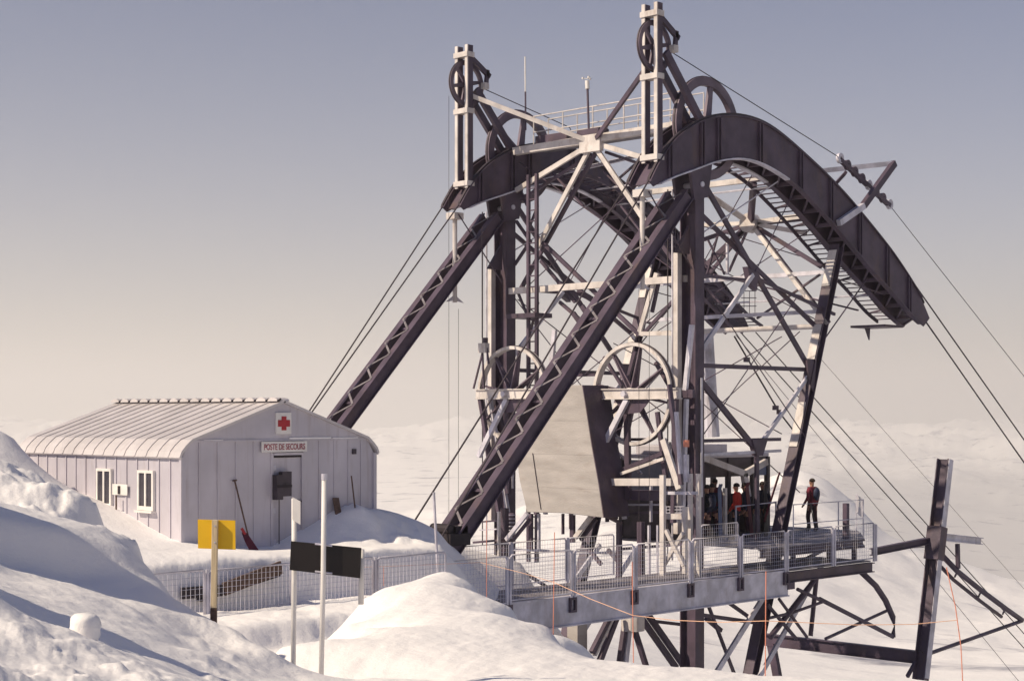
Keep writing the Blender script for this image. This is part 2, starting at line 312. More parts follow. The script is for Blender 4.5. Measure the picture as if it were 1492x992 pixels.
def near_z(r, d, X, Y):
    z = rbf_eval(cp[:, :2], WN, np.c_[r, d])
    px = CX+FOC*r/d
    # wind-packed relief: lumps along the crest and foot of the bank and in the nearest snow, smooth slopes between
    bank = np.clip((420-px)/200, 0, 1)*np.clip((26-d)/4, 0, 1)
    z = z+fbm(X*0.7, Y*0.7, 5)*0.05*np.clip(d/14, .3, 1)
    rough = np.maximum(np.clip((d-16.3)/1.2, 0, 1), np.clip((10.8-d)/1.0, 0, 1)*.6)
    rough = np.maximum(rough, np.clip((px-250)/60, 0, 1)*np.clip((440-px)/40, 0, 1)*np.clip((20-d)/2, 0, 1))
    lump = fbm(X*3.1+9, Y*3.1, 5)
    z = z+np.exp(-((r+2.6)/1.8)**2-((d-38.0)/1.1)**2)*(np.clip(fbm(X*2.6, Y*2.6, 4), -.3, .5)*.16)
    z = z+bank*(rough*(np.clip(lump, -.1, 1)*0.13+np.clip(fbm(X*7+3, Y*7, 4), 0, 1)*0.05)+0.012*fbm(X*5, Y*2, 4))
    z = z+0.022*fbm(X*1.1+Y*.6, (Y-X*.45)*3.4, 4)*np.clip((33-d)/6, 0, 1)
    # trench in front of the hut terrace, cut with steep snow walls
    S = lambda v, w_: 1/(1+np.exp(-np.clip(v/w_, -30, 30)))
    wob = .10*fbm(X*1.3, Y*1.3, 3)
    fl = -3.85-.45*S(24.2+wob-Y, .06)-.28*np.clip((X-23.5)/3, 0, 2)+.05*fbm(X*2, Y*2, 3)
    T = S(26.72+wob*.5-Y, .05)*S(Y-21.4, .12)*S(X-14.5, .3)*S(24.9-X, .35)
    z = z*(1-T)+np.minimum(z, fl)*T*.0+fl*T
    U = S(Y-26.72-wob*.5, .05)*S(28.3-Y, .25)*S(25.6-X, .4)*S(X-14.0, .4)
    z = z*(1-U)+np.maximum(z, -2.96+.03*fbm(X*2, Y*2, 3))*U
    # ledges of the ploughed bank, stepping down away from the sun
    def ledge(l, drop, wd): return -drop*(1/(1+np.exp(-np.clip(l/wd, -30, 30))))
    def line(p0, p1, wob):
        a = np.array([(p0[0]-CX)/FOC*p0[1], p0[1]]); b = np.array([(p1[0]-CX)/FOC*p1[1], p1[1]])
        t = b-a; L = np.hypot(*t); t /= L; n = np.array([t[1], -t[0]])
        u = (r-a[0])*t[0]+(d-a[1])*t[1]; s = (r-a[0])*n[0]+(d-a[1])*n[1]+wob*fbm(u*0.9, u*0+3.3, 4)
        wgt = np.clip((u+1.5)/1.5, 0, 1)*np.clip((L+0.3-u)/1.2, 0, 1)
        return s, wgt
    for p0, p1, dr, wd, wob in (((-200, 14.2), (212, 16.3), .40, .05, .06),):
        sd, wg = line(p0, p1, wob); z = z+wg*ledge(sd, dr, wd)*np.exp(-np.abs(sd)/1.8)
    for pc, dc, hh, ra, rb_ in ((-215, 11.5, 1.2, .33, 1.0), (-60, 10.0, .16, .25, .35), (-150, 14.9, 1.25, .35, .8)):  # snow humps out of view, added to throw shadow across the bank
        rc = (pc-CX)/FOC*dc; xc_, yc_ = dc*CA+rc*SA, dc*SA-rc*CA
        z = z+hh*np.exp(-((X-xc_)/ra)**2-((Y-yc_)/rb_)**2)
    z = z-.10*np.exp(-((r+.94)/.22)**2-((d-17.2)/.22)**2)
    return z
def ground_h(x, y):
    d = x*CA+y*SA; r = x*SA-y*CA
    a = np.array([1.0])
    return float(terrain(a*r, a*d)[0])
def terrain(r, d):
    X = d*CA+r*SA; Y = d*SA-r*CA
    px = CX+FOC*r/np.maximum(d, .5)
    zn = near_z(r, np.minimum(d, 75), X, Y)
    zf = far_z(px, np.maximum(d, 55), X, Y)
    t = np.clip((d-58)/14, 0, 1); t = t*t*(3-2*t)
    return zn*(1-t)+zf*t
def sheet(pxs, ds):
    PX, DD = np.meshgrid(pxs, ds); r = ((PX-CX)/FOC*DD).ravel(); d = DD.ravel()
    z = terrain(r, d); v = np.c_[d*CA+r*SA, d*SA-r*CA, z]
    nx, ny = len(pxs), len(ds); i = np.arange(nx*ny).reshape(ny, nx)
    q = np.c_[i[:-1, :-1].ravel(), i[:-1, 1:].ravel(), i[1:, 1:].ravel(), i[1:, :-1].ravel()]
    return v, q
def mesh_np(name, v, q, m):
    me = D.meshes.new(name); me.vertices.add(len(v)); me.vertices.foreach_set('co', v.astype(np.float32).ravel())
    me.loops.add(q.size); me.loops.foreach_set('vertex_index', q.ravel().astype(np.int32))
    me.polygons.add(len(q)); me.polygons.foreach_set('loop_start', (np.arange(len(q))*4).astype(np.int32))
    me.polygons.foreach_set('use_smooth', np.ones(len(q), bool)); me.update(); me.validate()
    me.materials.append(M[m]); o = D.objects.new(name, me); COL.objects.link(o); return o
pxs = np.concatenate([np.linspace(-900, -60, 90, endpoint=False), np.linspace(-60, 1560, 560, endpoint=False), np.linspace(1560, 2400, 60)])
ds = np.concatenate([np.linspace(1.5, 7, 30, endpoint=False), np.linspace(7, 30, 330, endpoint=False), np.linspace(30, 45, 110, endpoint=False), np.geomspace(45, 75, 45)])
v, q = sheet(pxs, ds); g = mesh_np('snow_ground', v, q, 'snow'); g['kind'] = 'structure'
pxs = np.concatenate([np.linspace(-1500, -80, 60, endpoint=False), np.linspace(-80, 1580, 420, endpoint=False), np.linspace(1580, 3000, 60)])
ds = np.geomspace(75, 13500, 420)
v, q = sheet(pxs, ds); g = mesh_np('mountains', v, q, 'farsnow'); g['kind'] = 'structure'

# ------------------------------------------------------------------ first aid hut
hx0, hx1, hy0, hy1 = 20.06, 25.42, 29.5, 36.3
hmid = (hx0+hx1)/2; ze, zk, zr, zb = -0.95, -0.63, 0.21, -3.5
hut = thing('first_aid_hut', (hmid, (hy0+hy1)/2, -3.0), 'grey sheet metal first aid hut with ribbed roof and red cross sign', 'hut')
prof = [(hx0-0.02, ze), (hx0+0.20, zk), (hmid, zr), (hx1-0.20, zk), (hx1+0.02, ze)]
# front wall: upright panels with raised seams, leaving the door opening
dx0, dx1, dz1 = 22.42, 23.32, -0.97
edges = [20.06, 20.50, 20.98, 21.46, 21.94, 22.42, 23.32, 23.78, 24.22, 24.64, 25.03, 25.42]
def top_at(x): return min(zk-0.01, ze+(zk-ze)*min(1, max(0, min(x-hx0, hx1-x)/0.2)))
for a, b in zip(edges[:-1], edges[1:]):
    if abs(a-dx0) < .01:
        MB().bb((a+.012, hy0, dz1+.06), (b-.012, hy0+.05, zk-.01)).build('wall_panel', 'hutmetal', hut); continue
    za, zb2 = top_at(a), top_at(b)
    P_ = [(a+.012, hy0, zb), (b-.012, hy0, zb), (b-.012, hy0, zb2), (a+.012, hy0, za)]
    if a < 20.1: P_.insert(3, (hx0+.2, hy0, zk-.01))
    if b > 25.3: P_.insert(3, (hx1-.2, hy0, zk-.01))
    MB().prism(P_, (0, .05, 0)).build('wall_panel', 'hutmetal', hut)
for a in edges[1:-1]:
    MB().bb((a-.02, hy0-.022, zb), (a+.02, hy0+.02, zk-.012)).build('seam', 'hutmetal', hut)
MB().prism([(hx0+.20, hy0-.015, zk), (hx1-.20, hy0-.015, zk), (hmid, hy0-.015, zr-.01)], (0, .06, 0)).build('gable_panel', 'hutmetal', hut)
MB().bb((hx0+.2, hy0-.04, zk-.02), (hx1-.2, hy0+.02, zk+.02)).build('gable_trim', 'hutmetal', hut)
# side walls, 17 panels each, two windows on the sunny side
npan = 16; pw = (hy1-hy0)/npan
wins = {(1, 2): None, (5, 6): None}
def yat(px): return XPl(px, 700, hx0).y
win_spans = [(yat(226.5), yat(203.5)), (yat(165), yat(143.5))]
for i in range(npan):
    a, b = hy0+i*pw, hy0+(i+1)*pw
    for xs, sg in ((hx0, 1), (hx1, -1)):
        MB().bb((min(xs, xs+sg*.05), a+.012, zb), (max(xs, xs+sg*.05), b-.012, ze)).build('wall_panel', 'hutmetal', hut)
        MB().bb((xs-.022, a-.02, zb), (xs+.022, a+.02, ze-.01)).build('seam', 'hutmetal', hut)
for k, (ya, yb) in enumerate(win_spans):
    zt, zbt = -1.33, -2.05
    fr = MB()
    for p in ((ya, zt, yb, zt+.06), (ya, zbt-.09, yb, zbt)): fr.bb((hx0-.07, p[0], p[1]), (hx0+.0, p[2], p[3]))
    for yy in (ya, (ya+yb)/2-.03, yb-.06): fr.bb((hx0-.068, yy, zbt), (hx0, yy+.06, zt))
    f = fr.build('window', 'white', hut)
    h = (ya+yb)/2
    for s0, s1 in ((ya+.06, h-.03), (h+.03, yb-.06)):
        MB().bb((hx0-.042, s0, zbt), (hx0-.030, s1, zt)).build('pane', 'glass', f)
    MB().bb((hx0-.13, ya-.03, zbt-.14), (hx0-.002, yb+.03, zbt-.095)).build('sill', 'white', f)
yb_ = yat(178)
s = MB().bb((hx0-.065, yb_-.30, -1.84), (hx0-.05, yb_+.30, -1.60)).build('wall_plaque', 'white', hut)
MB().bb((hx0-.075, yb_-.03, -1.82), (hx0-.066, yb_+.07, -1.64)).build('dark_emblem', 'dark', s)
MB().cyl((hx0-.14, yb_+.02, -3.4), (hx0-.14, yb_+.02, -1.85), .022, 6).build('pole', 'brownwood', hut)
# roof: one sheet per panel, curved eave, standing ribs, curled ridge caps
for i in range(npan):
    a, b = hy0-.06+i*(pw+.006), hy0-.06+(i+1)*(pw+.006)
    for sg in (0, 1):
        mx = (lambda x: x) if sg == 0 else (lambda x: hx0+hx1-x)
        pr = [(hx0-.10, ze-.02), (hx0-.05, ze+.10), (hx0+.06, zk-.10), (hx0+.22, zk+.035), (hmid, zr+.035)]
        m_ = MB()
        up = [V((mx(x), a+.02, z)) for x, z in pr]; lo = [V((mx(x+.03), a+.02, z-.03)) for x, z in pr]
        m_.prism(up+lo[::-1], (0, b-a-.04, 0)); m_.build('roof_sheet', 'roof', hut)
        rb = MB(); n_ = len(pr)
        up = [V((mx(x-.01), a-.022, z+.018)) for x, z in pr]; lo = [V((mx(x+.03), a-.022, z-.03)) for x, z in pr]
        rb.prism(up+lo[::-1], (0, .044, 0)); rb.build('roof_rib', 'roof', hut)
    c = MB(); k = 7
    arc = [V((hmid-.17, a+.03+(b-a-.06)*(1-math.cos(math.pi*j/(k-1)))/2, zr+.03+.085*math.sin(math.pi*j/(k-1)))) for j in range(k)]
    c.prism(arc, (.34, 0, 0)); c.build('ridge_cap', 'roof', hut)
    MB().cyl((hmid-.19, a, zr+.03), (hmid-.10, a, zr+.08), .024, 6).build('cap_bolt', 'dark', hut)
# door, door frame, signs
door = MB().bb((dx0+.05, hy0+.03, -3.45), (dx1-.05, hy0+.06, dz1)).build('door', 'hutmetal', hut)
fr = MB().bb((dx0, hy0-.02, -3.45), (dx0+.05, hy0+.08, dz1+.055)).bb((dx1-.05, hy0-.02, -3.45), (dx1, hy0+.08, dz1+.055)).bb((dx0+.05, hy0-.045, dz1+.003), (dx1-.05, hy0+.08, dz1+.055))
fr.build('door_frame', 'hutmetal', hut)
MB().bb((dx1-.16, hy0-.02, -2.15), (dx1-.12, hy0+.03, -1.98)).bb((dx1-.20, hy0-.045, -2.03), (dx1-.08, hy0-.02, -2.0)).build('handle', 'dark', door)
for z_ in (-1.25, -2.2, -2.9): MB().bb((dx0+.04, hy0+.0, z_-.06), (dx0+.13, hy0+.029, z_+.06)).build('hinge', 'galv', door)
MB().bb((dx0+.06, hy0-.01, dz1-.05), (dx1-.06, hy0+.0295, dz1-.002)).build('header_shade', 'dark', door)  # dark strip stands in for the shadow under the door header
sn = MB()
for a_, b_, h_ in ((22.9, 24.1, .035), (24.15, 24.9, .022), (20.6, 21.1, .012)): sn.bb((a_, hy0-.045, zk+.021), (b_, hy0-.012, zk+.021+h_))
so_ = sn.build('snow_dusting', 'snow', hut, bevel=.008); so_['kind'] = 'stuff'
bx = MB().bb((22.43, hy0-.20, -1.95), (22.60, hy0-.03, -1.40)).build('door_box', 'cabin', hut)
MB().bb((22.60, hy0-.17, -1.88), (22.86, hy0-.03, -1.33)).build('box_lid', 'cabin', bx)
MB().bb((22.44, hy0-.212, -1.68), (22.84, hy0-.202, -1.62)).build('strap', 'dark', bx)
MB().cyl((22.6, hy0-.05, -3.1), (22.6, hy0-.05, -1.96), .012, 6).build('pipe', 'dark', hut)
p0 = YP(402, 601, hy0-.04); p1 = YP(424, 632, hy0-.04)
cs = MB().bb((p0.x, hy0-.055, p1.z), (p1.x, hy0-.017, p0.z)).build('red_cross_sign', 'white', hut)
cxm, czm = (p0.x+p1.x)/2, (p0.z+p1.z)/2; cw = (p1.x-p0.x)
cr = MB().bb((cxm-.065, hy0-.066, czm-.155), (cxm+.065, hy0-.0555, czm+.155)).bb((cxm-.165, hy0-.066, czm-.075), (cxm-.0655, hy0-.0555, czm+.075)).bb((cxm+.0655, hy0-.066, czm-.075), (cxm+.165, hy0-.0555, czm+.075))
cr.build('red_cross', 'red', cs)
p0 = YP(380.5, 643.5, hy0-.05); p1 = YP(446.5, 657.5, hy0-.05)
ns = MB().bb((p0.x, hy0-.075, p1.z), (p1.x, hy0-.047, p0.z)).build('name_sign', 'white', hut)
def text_mesh(txt, width, height, name, m, parent, loc, rot, bold=0.0):
    cu = D.curves.new(name, 'FONT'); cu.body = txt; cu.extrude = 0.003; cu.offset = bold; cu.align_x = 'CENTER'; cu.align_y = 'CENTER'
    o = D.objects.new(name, cu); COL.objects.link(o); bpy.context.view_layer.update()
    me = D.meshes.new_from_object(o.evaluated_get(bpy.context.evaluated_depsgraph_get())); COL.objects.unlink(o); D.objects.remove(o)
    xs = [v.co.x for v in me.vertices]; ys = [v.co.y for v in me.vertices]
    sx = width/(max(xs)-min(xs)); sy = height/(max(ys)-min(ys)); mx, my = (max(xs)+min(xs))/2, (max(ys)+min(ys))/2
    for v in me.vertices: v.co = V(((v.co.x-mx)*sx, (v.co.y-my)*sy, v.co.z))
    me.transform(Matrix.Translation(loc) @ rot.to_4x4())
    me.materials.clear(); me.materials.append(M[m]); o = D.objects.new(name, me); COL.objects.link(o)
    o.parent = parent; o.matrix_parent_inverse = Matrix.Translation(-world_loc(parent)); return o
Rfront = Matrix.Rotation(math.pi/2, 3, 'X')
text_mesh('POSTE DE SECOURS', (p1.x-p0.x)*.90, .135, 'lettering', 'lettering', ns, V(((p0.x+p1.x)/2, hy0-.080, (p0.z+p1.z)/2)), Rfront, 0.012)
MB().bb((24.75, hy0-.05, -.98), (24.85, hy0-.002, -.86)).build('vent', 'cabin', hut)
MB().bb((hx0-.05, hy0-.05, zb), (hx0+.04, hy0+.04, ze-.01)).build('corner_post', 'hutmetal', hut)
MB().bb((hx1-.04, hy0-.05, zb), (hx1+.05, hy0+.04, ze-.01)).build('corner_post', 'hutmetal', hut)

# ------------------------------------------------------------------ things leaning on the hut
sh = thing('shovel', (21.9, 29.2, -3.0), 'red bladed snow shovel leaning on the hut wall left of its door', 'shovel')
t0, t1 = YP(342, 700, 29.44), YP(362, 782, 29.1)
MB().tube([t0, t1], .018, 8).build('handle', 'brownwood', sh)
MB().tube([t0+V((-.05, 0, 0)), t0+V((.05, 0, .01))], .02, 8).build('grip', 'brownwood', sh)
c0, c1 = YP(356, 776, 29.12), YP(372, 803, 28.95)
n_ = MB(); ax = (c1-c0).normalized(); sd = V((.9, -.1, -.1))
n_.prism([c0-sd*.07, c0+sd*.08, c1+sd*.13, c1+ax*.03, c1-sd*.15, lerp(c0, c1, .5)-sd*.13], (0.02, .045, .01)); n_.build('blade', 'darkred', sh, bevel=.01)
MB().tube([c0-ax*.12, c0+ax*.04], .032, 8).build('socket', 'red', sh)
bd = MB(); b0, b1 = YP(489, 725, 29.42), YP(495, 760, 29.25)
bd.bar(b0, b1, .04, .17, (0, 1, 0)); tag(bd.build('plank', 'brownwood', None, bevel=.006), 'short dark brown board stood against the hut front beside the snow pile', 'board')
tag(MB().tube([YP(512, 693, 29.35), YP(521, 773, 29.0)], .017, 8).build('stake', 'brownwood'), 'tall dark stake standing in the snow pile by the hut', 'stake', 'stakes in the snow pile')
tag(MB().tube([YP(517, 735, 29.3), YP(537, 768, 28.9)], .016, 8).build('stake', 'brownwood'), 'short tilted stake crossing the tall one on the snow pile', 'stake', 'stakes in the snow pile')

# ------------------------------------------------------------------ signs in the foreground
d_ = 16.0; B = RD(312, d_); gz = float(ground_h(B.x, B.y))
ys = thing('yellow_sign', (B.x, B.y, gz), 'blank yellow board on a pale wooden post in the snow bank', 'sign')
RT = V((SA, -CA, 0)); FW = V((CA, SA, 0))
def brd(m_, pts, th, d):   # a board traced at one distance, th thick
    return m_.prism([DP(a, b, d) for a, b in pts], FW*th)
p_lo, p_hi = DP(311.5, 885, d_), DP(313.5, 757, d_)
MB().bar(p_lo, p_hi, .055, .055, FW).build('post', 'wood', ys, bevel=.004)
MB().bar(DP(311.3, 925, d_), DP(311.5, 885.3, d_), .058, .058, FW).build('post_foot', 'brownwood', ys)
brd(MB(), [(288, 756.5), (342.5, 758), (343, 800.5), (288.5, 798.5)], .02, d_+.032).build('board', 'yellow', ys)
for yy in (766, 790): MB().cyl(DP(313, yy, d_-.034), DP(313, yy, d_-.027), .008, 8).build('bolt', 'galv', ys)

d_ = 16.6; B = RD(472, d_)
bs = thing('black_sign', (B.x, B.y, -2.7), 'black board carried on white poles in front of the mesh fence', 'sign')
brd(MB(), [(424, 788), (526.5, 798), (524.5, 842), (422, 830)], .018, d_+.03).build('board', 'black', bs)
MB().tube([DP(467.5, 1010, d_-.02), DP(471, 840, d_-.02), DP(472.5, 692, d_-.02)], .026, 10).build('post', 'white', bs, True)
MB().tube([DP(427, 1000, d_+.09), DP(428.5, 835, d_+.09), DP(428.5, 726, d_+.09)], .026, 10).build('post', 'white', bs, True)
MB().tube([DP(526, 880, d_+.13), DP(527, 800, d_+.13)], .028, 10).build('post', 'white', bs, True)
brd(MB(), [(426, 724), (437.5, 730), (437.5, 764), (426, 757)], .02, d_+.05).build('plaque', 'white', bs)
for yy in (793, 833):
    MB().cyl(DP(459, yy-1, d_+.0), DP(484, yy+2, d_+.0), .010, 8).build('clamp', 'galv', bs)
    MB().ring(DP(471.5, yy, d_-.02), (0, 0, 1), .036, .0265, .03, 16).build('pipe_clip', 'galv', bs)
MB().cyl(DP(472.5, 699, d_-.02), DP(472.5, 690, d_-.02), .030, 10).build('post_cap', 'galv', bs)
# snow block on the bank
B = RD(124, 11.0); gz = ground_h(B.x, B.y)
sb = MB(); k = 14
for j in range(9):
    z_ = -0.13+0.20*j/8; rr = 0.100*(1-abs(j/8*2-1.0)**5*0.30)
    for i in range(k):
        t = 2*math.pi*i/k; rj = rr*(1+.22*noise.noise(V((math.cos(t)*1.7, math.sin(t)*1.7, z_*12)))+.08*noise.noise(V((math.cos(t)*6, math.sin(t)*6, z_*40))))
        sb.v.append((B.x+rj*math.cos(t), B.y+rj*math.sin(t), gz+.09+z_))
sb.f = [(j*k+i, j*k+(i+1) % k, (j+1)*k+(i+1) % k, (j+1)*k+i) for j in range(8) for i in range(k)]+[tuple(range(8*k, 9*k))]
tag(sb.build('snow_block', 'snow', None, True), 'loose rounded block of snow lying on the bank', 'snow block')

# ------------------------------------------------------------------ railings: posts, rails and welded wire
def wire_bay(p, q, z0, z1, parent, step=.10, r=.0048, m='galv'):
    p, q = V(p), V(q); L = (q-p).length; n = max(2, int(L/step)); mb = MB()
    off = (q-p).cross(V((0, 0, 1))).normalized()*.006
    for i in range(1, n):
        c = lerp(p, q, i/n); mb.tube([c+V((0, 0, z0(i/n))), c+V((0, 0, z1(i/n)))], r, 3)
    k = max(2, int((z1(0)-z0(0))/step))
    for j in range(1, k):
        a = p+V((0, 0, z0(0)+(z1(0)-z0(0))*j/k))+off; b = q+V((0, 0, z0(1)+(z1(1)-z0(1))*j/k))+off
        mb.tube([a, b], r, 3)
    o = mb.build('wire_mesh', m, parent); o['kind'] = 'stuff'; return o
def frame_bay(P, Q, zlo, zhi, parent, r=.024):
    P, Q = V(P), V(Q)
    t = (Q-P).normalized()*.07; a, b = P+t, Q-t
    MB().tube([a+V((0, 0, zlo)), a+V((0, 0, zhi-.05)), a+V((0, 0, zhi))+t*.6, b+V((0, 0, zhi))-t*.6, b+V((0, 0, zhi-.05)), b+V((0, 0, zlo))], r, 8).build('frame', 'galv', parent, True)
    MB().tube([a+V((0, 0, zlo+.02)), b+V((0, 0, zlo+.02))], r*.8, 6).build('bottom_rail', 'galv', parent)
    wire_bay(a, b, lambda t: zlo+.04, lambda t: zhi-.02, parent)
fx = [15.6, 18.32, 20.42, 22.62, 24.75]
lab = ['mesh fence panel where the snow bank meets the hut terrace', 'mesh fence panel in front of the dark wooden trough below the hut',
       'mesh fence panel directly behind the black sign board', 'mesh fence panel half buried by the mound under the orange rope']
for i in range(4):
    a, b = V((fx[i], 26.05+.05*i, 0)), V((fx[i+1], 26.1+.05*i, 0))
    f = thing('fence_panel', (a.x, a.y, -4), lab[i], 'fence', 'mesh fence panels along the snow path')
    frame_bay(a, b, -4.15, -3.0-.02*i, f)
    MB().cyl(a+V((0, 0, -4.3)), a+V((0, 0, -2.97-.02*i)), .035, 8).build('post', 'galv', f)
tr = thing('timber_trough', (19.5, 26.6, -3.4), 'dark timber trough tilted behind the mesh fence under the hut terrace', 'timber')
q0, q1 = YP(326, 858, 26.42), YP(410, 826, 26.42)
MB().bar(q0, q1, .05, .26, (0, 1, 0)).build('side_board', 'brownwood', tr)
MB().bar(q0+V((-.5, .25, -.18)), q1+V((0, .25, -.16)), .45, .05, (0, 1, 0)).build('floor_board', 'dark', tr)
MB().bar(q0+V((-.9, .12, -.02)), q0+V((-.02, .02, -.02)), .05, .22, (0, 1, 0)).build('end_board', 'dark', tr)
ms = tag(MB().tube([YP(638, 835, 26.5), YP(632, 717, 26.55)], .03, 8).build('mast', 'galv'), 'thin leaning metal mast beside the end of the mesh fence', 'pole')

# ------------------------------------------------------------------ boarding walkway (front beam, grating, railing)
zw, yw = -4.62, 27.9
wk = thing('boarding_walkway', (35, 29, zw), 'long grey steel walkway with mesh railing running out past the tower', 'walkway')
bm0, bm1 = 26.3, 39.9
fb = MB().bb((bm0, yw-.03, zw-.72), (bm1, yw, zw)).build('front_beam', 'galv', wk)
MB().bb((bm0, yw-.09, zw-.74), (bm1-.01, yw+.12, zw-.705)).build('flange', 'galv', fb)
MB().bb((bm0, yw-.06, zw-.03), (bm1-.012, yw+.06, zw+.02)).build('flange', 'galv', fb)
MB().bb((bm0, 30.2, zw-.7), (bm1, 30.24, zw-.05)).build('rear_beam', 'galv', wk)
n = 34
for i in range(n):
    a = bm0+(bm1+4.6-bm0)*i/n; b = bm0+(bm1+4.6-bm0)*(i+1)/n
    MB().bb((a+.01, yw+.08, zw-.04), (b-.01, 30.18, zw-.006)).build('deck_plate', 'grating', wk)
posts = [28.25, 30.55, 32.95, 35.3, 37.55, 39.75, 42.2, 44.5]
zr_ = zw+1.17
for i, x in enumerate(posts):
    for dx in (-.055, .055):
        MB().bb((x+dx-.03, yw-.10, zw-.02), (x+dx+.03, yw-.04, zr_-.04)).build('railing_post', 'galv', wk)
    if i < 6:
        MB().bb((x-.12, yw-.105, zw-.40), (x+.12, yw-.035, zw-.34)).bb((x-.12, yw-.105, zw-.08), (x+.12, yw-.035, zw-.022)).bb((x+.06, yw-.106, zw-.345), (x+.12, yw-.036, zw-.075)).bb((x-.12, yw-.106, zw-.345), (x-.06, yw-.036, zw-.075)).build('post_bracket', 'steel', wk)
    if i < len(posts)-1:
        a, b = V((x, yw-.07, 0)), V((posts[i+1], yw-.07, 0))
        frame_bay(a, b, zw+.06, zr_, wk)
a, b = V((25.4, yw-.07, 0)), V((28.25, yw-.07, 0)); frame_bay(a, b, zw+.0, zr_-.02, wk)
for i, (x, x2) in enumerate([(28.6, 31.0), (31.0, 33.2), (33.2, 35.2)]):
    a, b = V((x, 30.45, 0)), V((x2, 30.45, 0)); frame_bay(a, b, zw+.04, zr_, wk)
    MB().bb((x-.05, 30.42, zw-.6), (x+.05, 30.50, zr_+.02)).build('railing_post', 'galv', wk)
# dark outrigger beams carrying the end of the walkway
MB().isec((39.6, 28.0, zw-.22), (44.6, 28.0, zw-.22), .30, .2, (0, 0, 1)).build('end_beam', 'steel', wk)
MB().bb((39.86, yw-.06, zw-.55), (40.2, yw+.3, zw-.35)).build('bearing', 'steel', wk)

zu = -3.96
ud = thing('raised_deck', (43, 30, zu), 'raised boarding deck with thin mesh railing where the skier in maroon stands', 'deck')
poly = [(39.3, 28.35), (44.7, 28.35), (47.4, 30.3), (47.4, 33.9), (39.3, 33.9)]
MB().prism([(x, y, zu-.05) for x, y in poly], (0, 0, .05)).build('deck_plate', 'grating', ud)
MB().isec((39.3, 28.42, zu-.18), (44.7, 28.42, zu-.18), .24, .16, (0, 0, 1)).build('edge_beam', 'steel', ud)
MB().isec((44.72, 28.42, zu-.18), (47.4, 30.3, zu-.18), .24, .16, (0, 0, 1)).build('edge_beam', 'steel', ud)
for x in (41.0, 42.9, 44.3): MB().bb((x-.06, 28.40, zw), (x+.06, 28.52, zu-.3)).build('deck_leg', 'steel', ud)
MB().bar((41.2, 28.6, zw+.02), (42.7, 28.6, zu-.3), .08, .09).build('brace', 'steel', ud)
rl = [V((40.9, 28.38, 0)), V((43.3, 28.38, 0)), V((44.7, 28.38, 0)), V((47.3, 30.3, 0))]
for a, b in zip(rl[:-1], rl[1:]):
    MB().tube([a+V((0, 0, zu)), a+V((0, 0, zu+1.2)), b+V((0, 0, zu+1.2)), b+V((0, 0, zu))], .020, 6).build('rail_frame', 'galv', ud)
    MB().tube([a+V((0, 0, zu+.62)), b+V((0, 0, zu+.62))], .014, 6).build('mid_rail', 'galv', ud)
wire_bay(rl[2], rl[3], lambda t: zu+.64, lambda t: zu+1.18, ud, .14)
MB().bb((44.1, 28.6, zu), (44.25, 28.75, zu+1.1)).build('gate_post', 'steel', ud)

# ------------------------------------------------------------------ cableway tower
TOP = [(36.15,6.55),(36.5,7.1),(36.9,7.58),(37.36,7.96),(38.2,8.44),(38.9,8.70),(40,8.93),(41.2,8.95),(41.9,8.85),(42.7,8.60),(43.7,8.20),(45.05,7.64),(46.4,6.98),(47.7,6.22),(49.05,5.42),(50.15,4.62),(51.1,3.86),(51.5,3.28)]
BOT = [(36.35,6.42),(37.0,6.74),(38.3,7.12),(38.9,7.38),(40,7.64),(40.9,7.72),(41.9,7.58),(43.35,7.17),(44.9,6.39),(46.7,5.34),(48,4.56),(49.05,4.06),(50.4,3.22),(51.1,2.98)]
def smooth_curve(P, n):
    P = np.array(P, float); s = np.r_[0, np.cumsum(np.hypot(*np.diff(P, axis=0).T))]
    t = np.linspace(0, s[-1], n); x = np.interp(t, s, P[:, 0]); z = np.interp(t, s, P[:, 1])
    for _ in range(6):
        x[1:-1] = (x[:-2]+2*x[1:-1]+x[2:])/4; z[1:-1] = (z[:-2]+2*z[1:-1]+z[2:])/4
    return np.c_[x, z]
TC, BC = smooth_curve(TOP, 60), smooth_curve(BOT, 60)
def topz(x): return float(np.interp(x, TC[:, 0], TC[:, 1]))
def botz(x): return float(np.interp(x, BC[:, 0], BC[:, 1]))
tw = thing('cableway_tower', (40, 34, -4), 'dark steel cableway tower with twin arched cable saddles and sloping legs', 'tower')
jit = lambda: random.uniform(-.012, .012)
def strip(curve, y0, y1, th, lift=0.0):
    mb = MB(); n = len(curve)
    for (x, z) in curve: mb.v += [(x, y0, z+lift), (x, y1, z+lift), (x, y1, z+lift+th), (x, y0, z+lift+th)]
    for i in range(n-1):
        a, e = i*4, (i+1)*4
        for k in range(4): mb.f.append((a+k, a+(k+1) % 4, e+(k+1) % 4, e+k))
    mb.f += [(0, 1, 2, 3), tuple((n-1)*4+k for k in (3, 2, 1, 0))]
    return mb
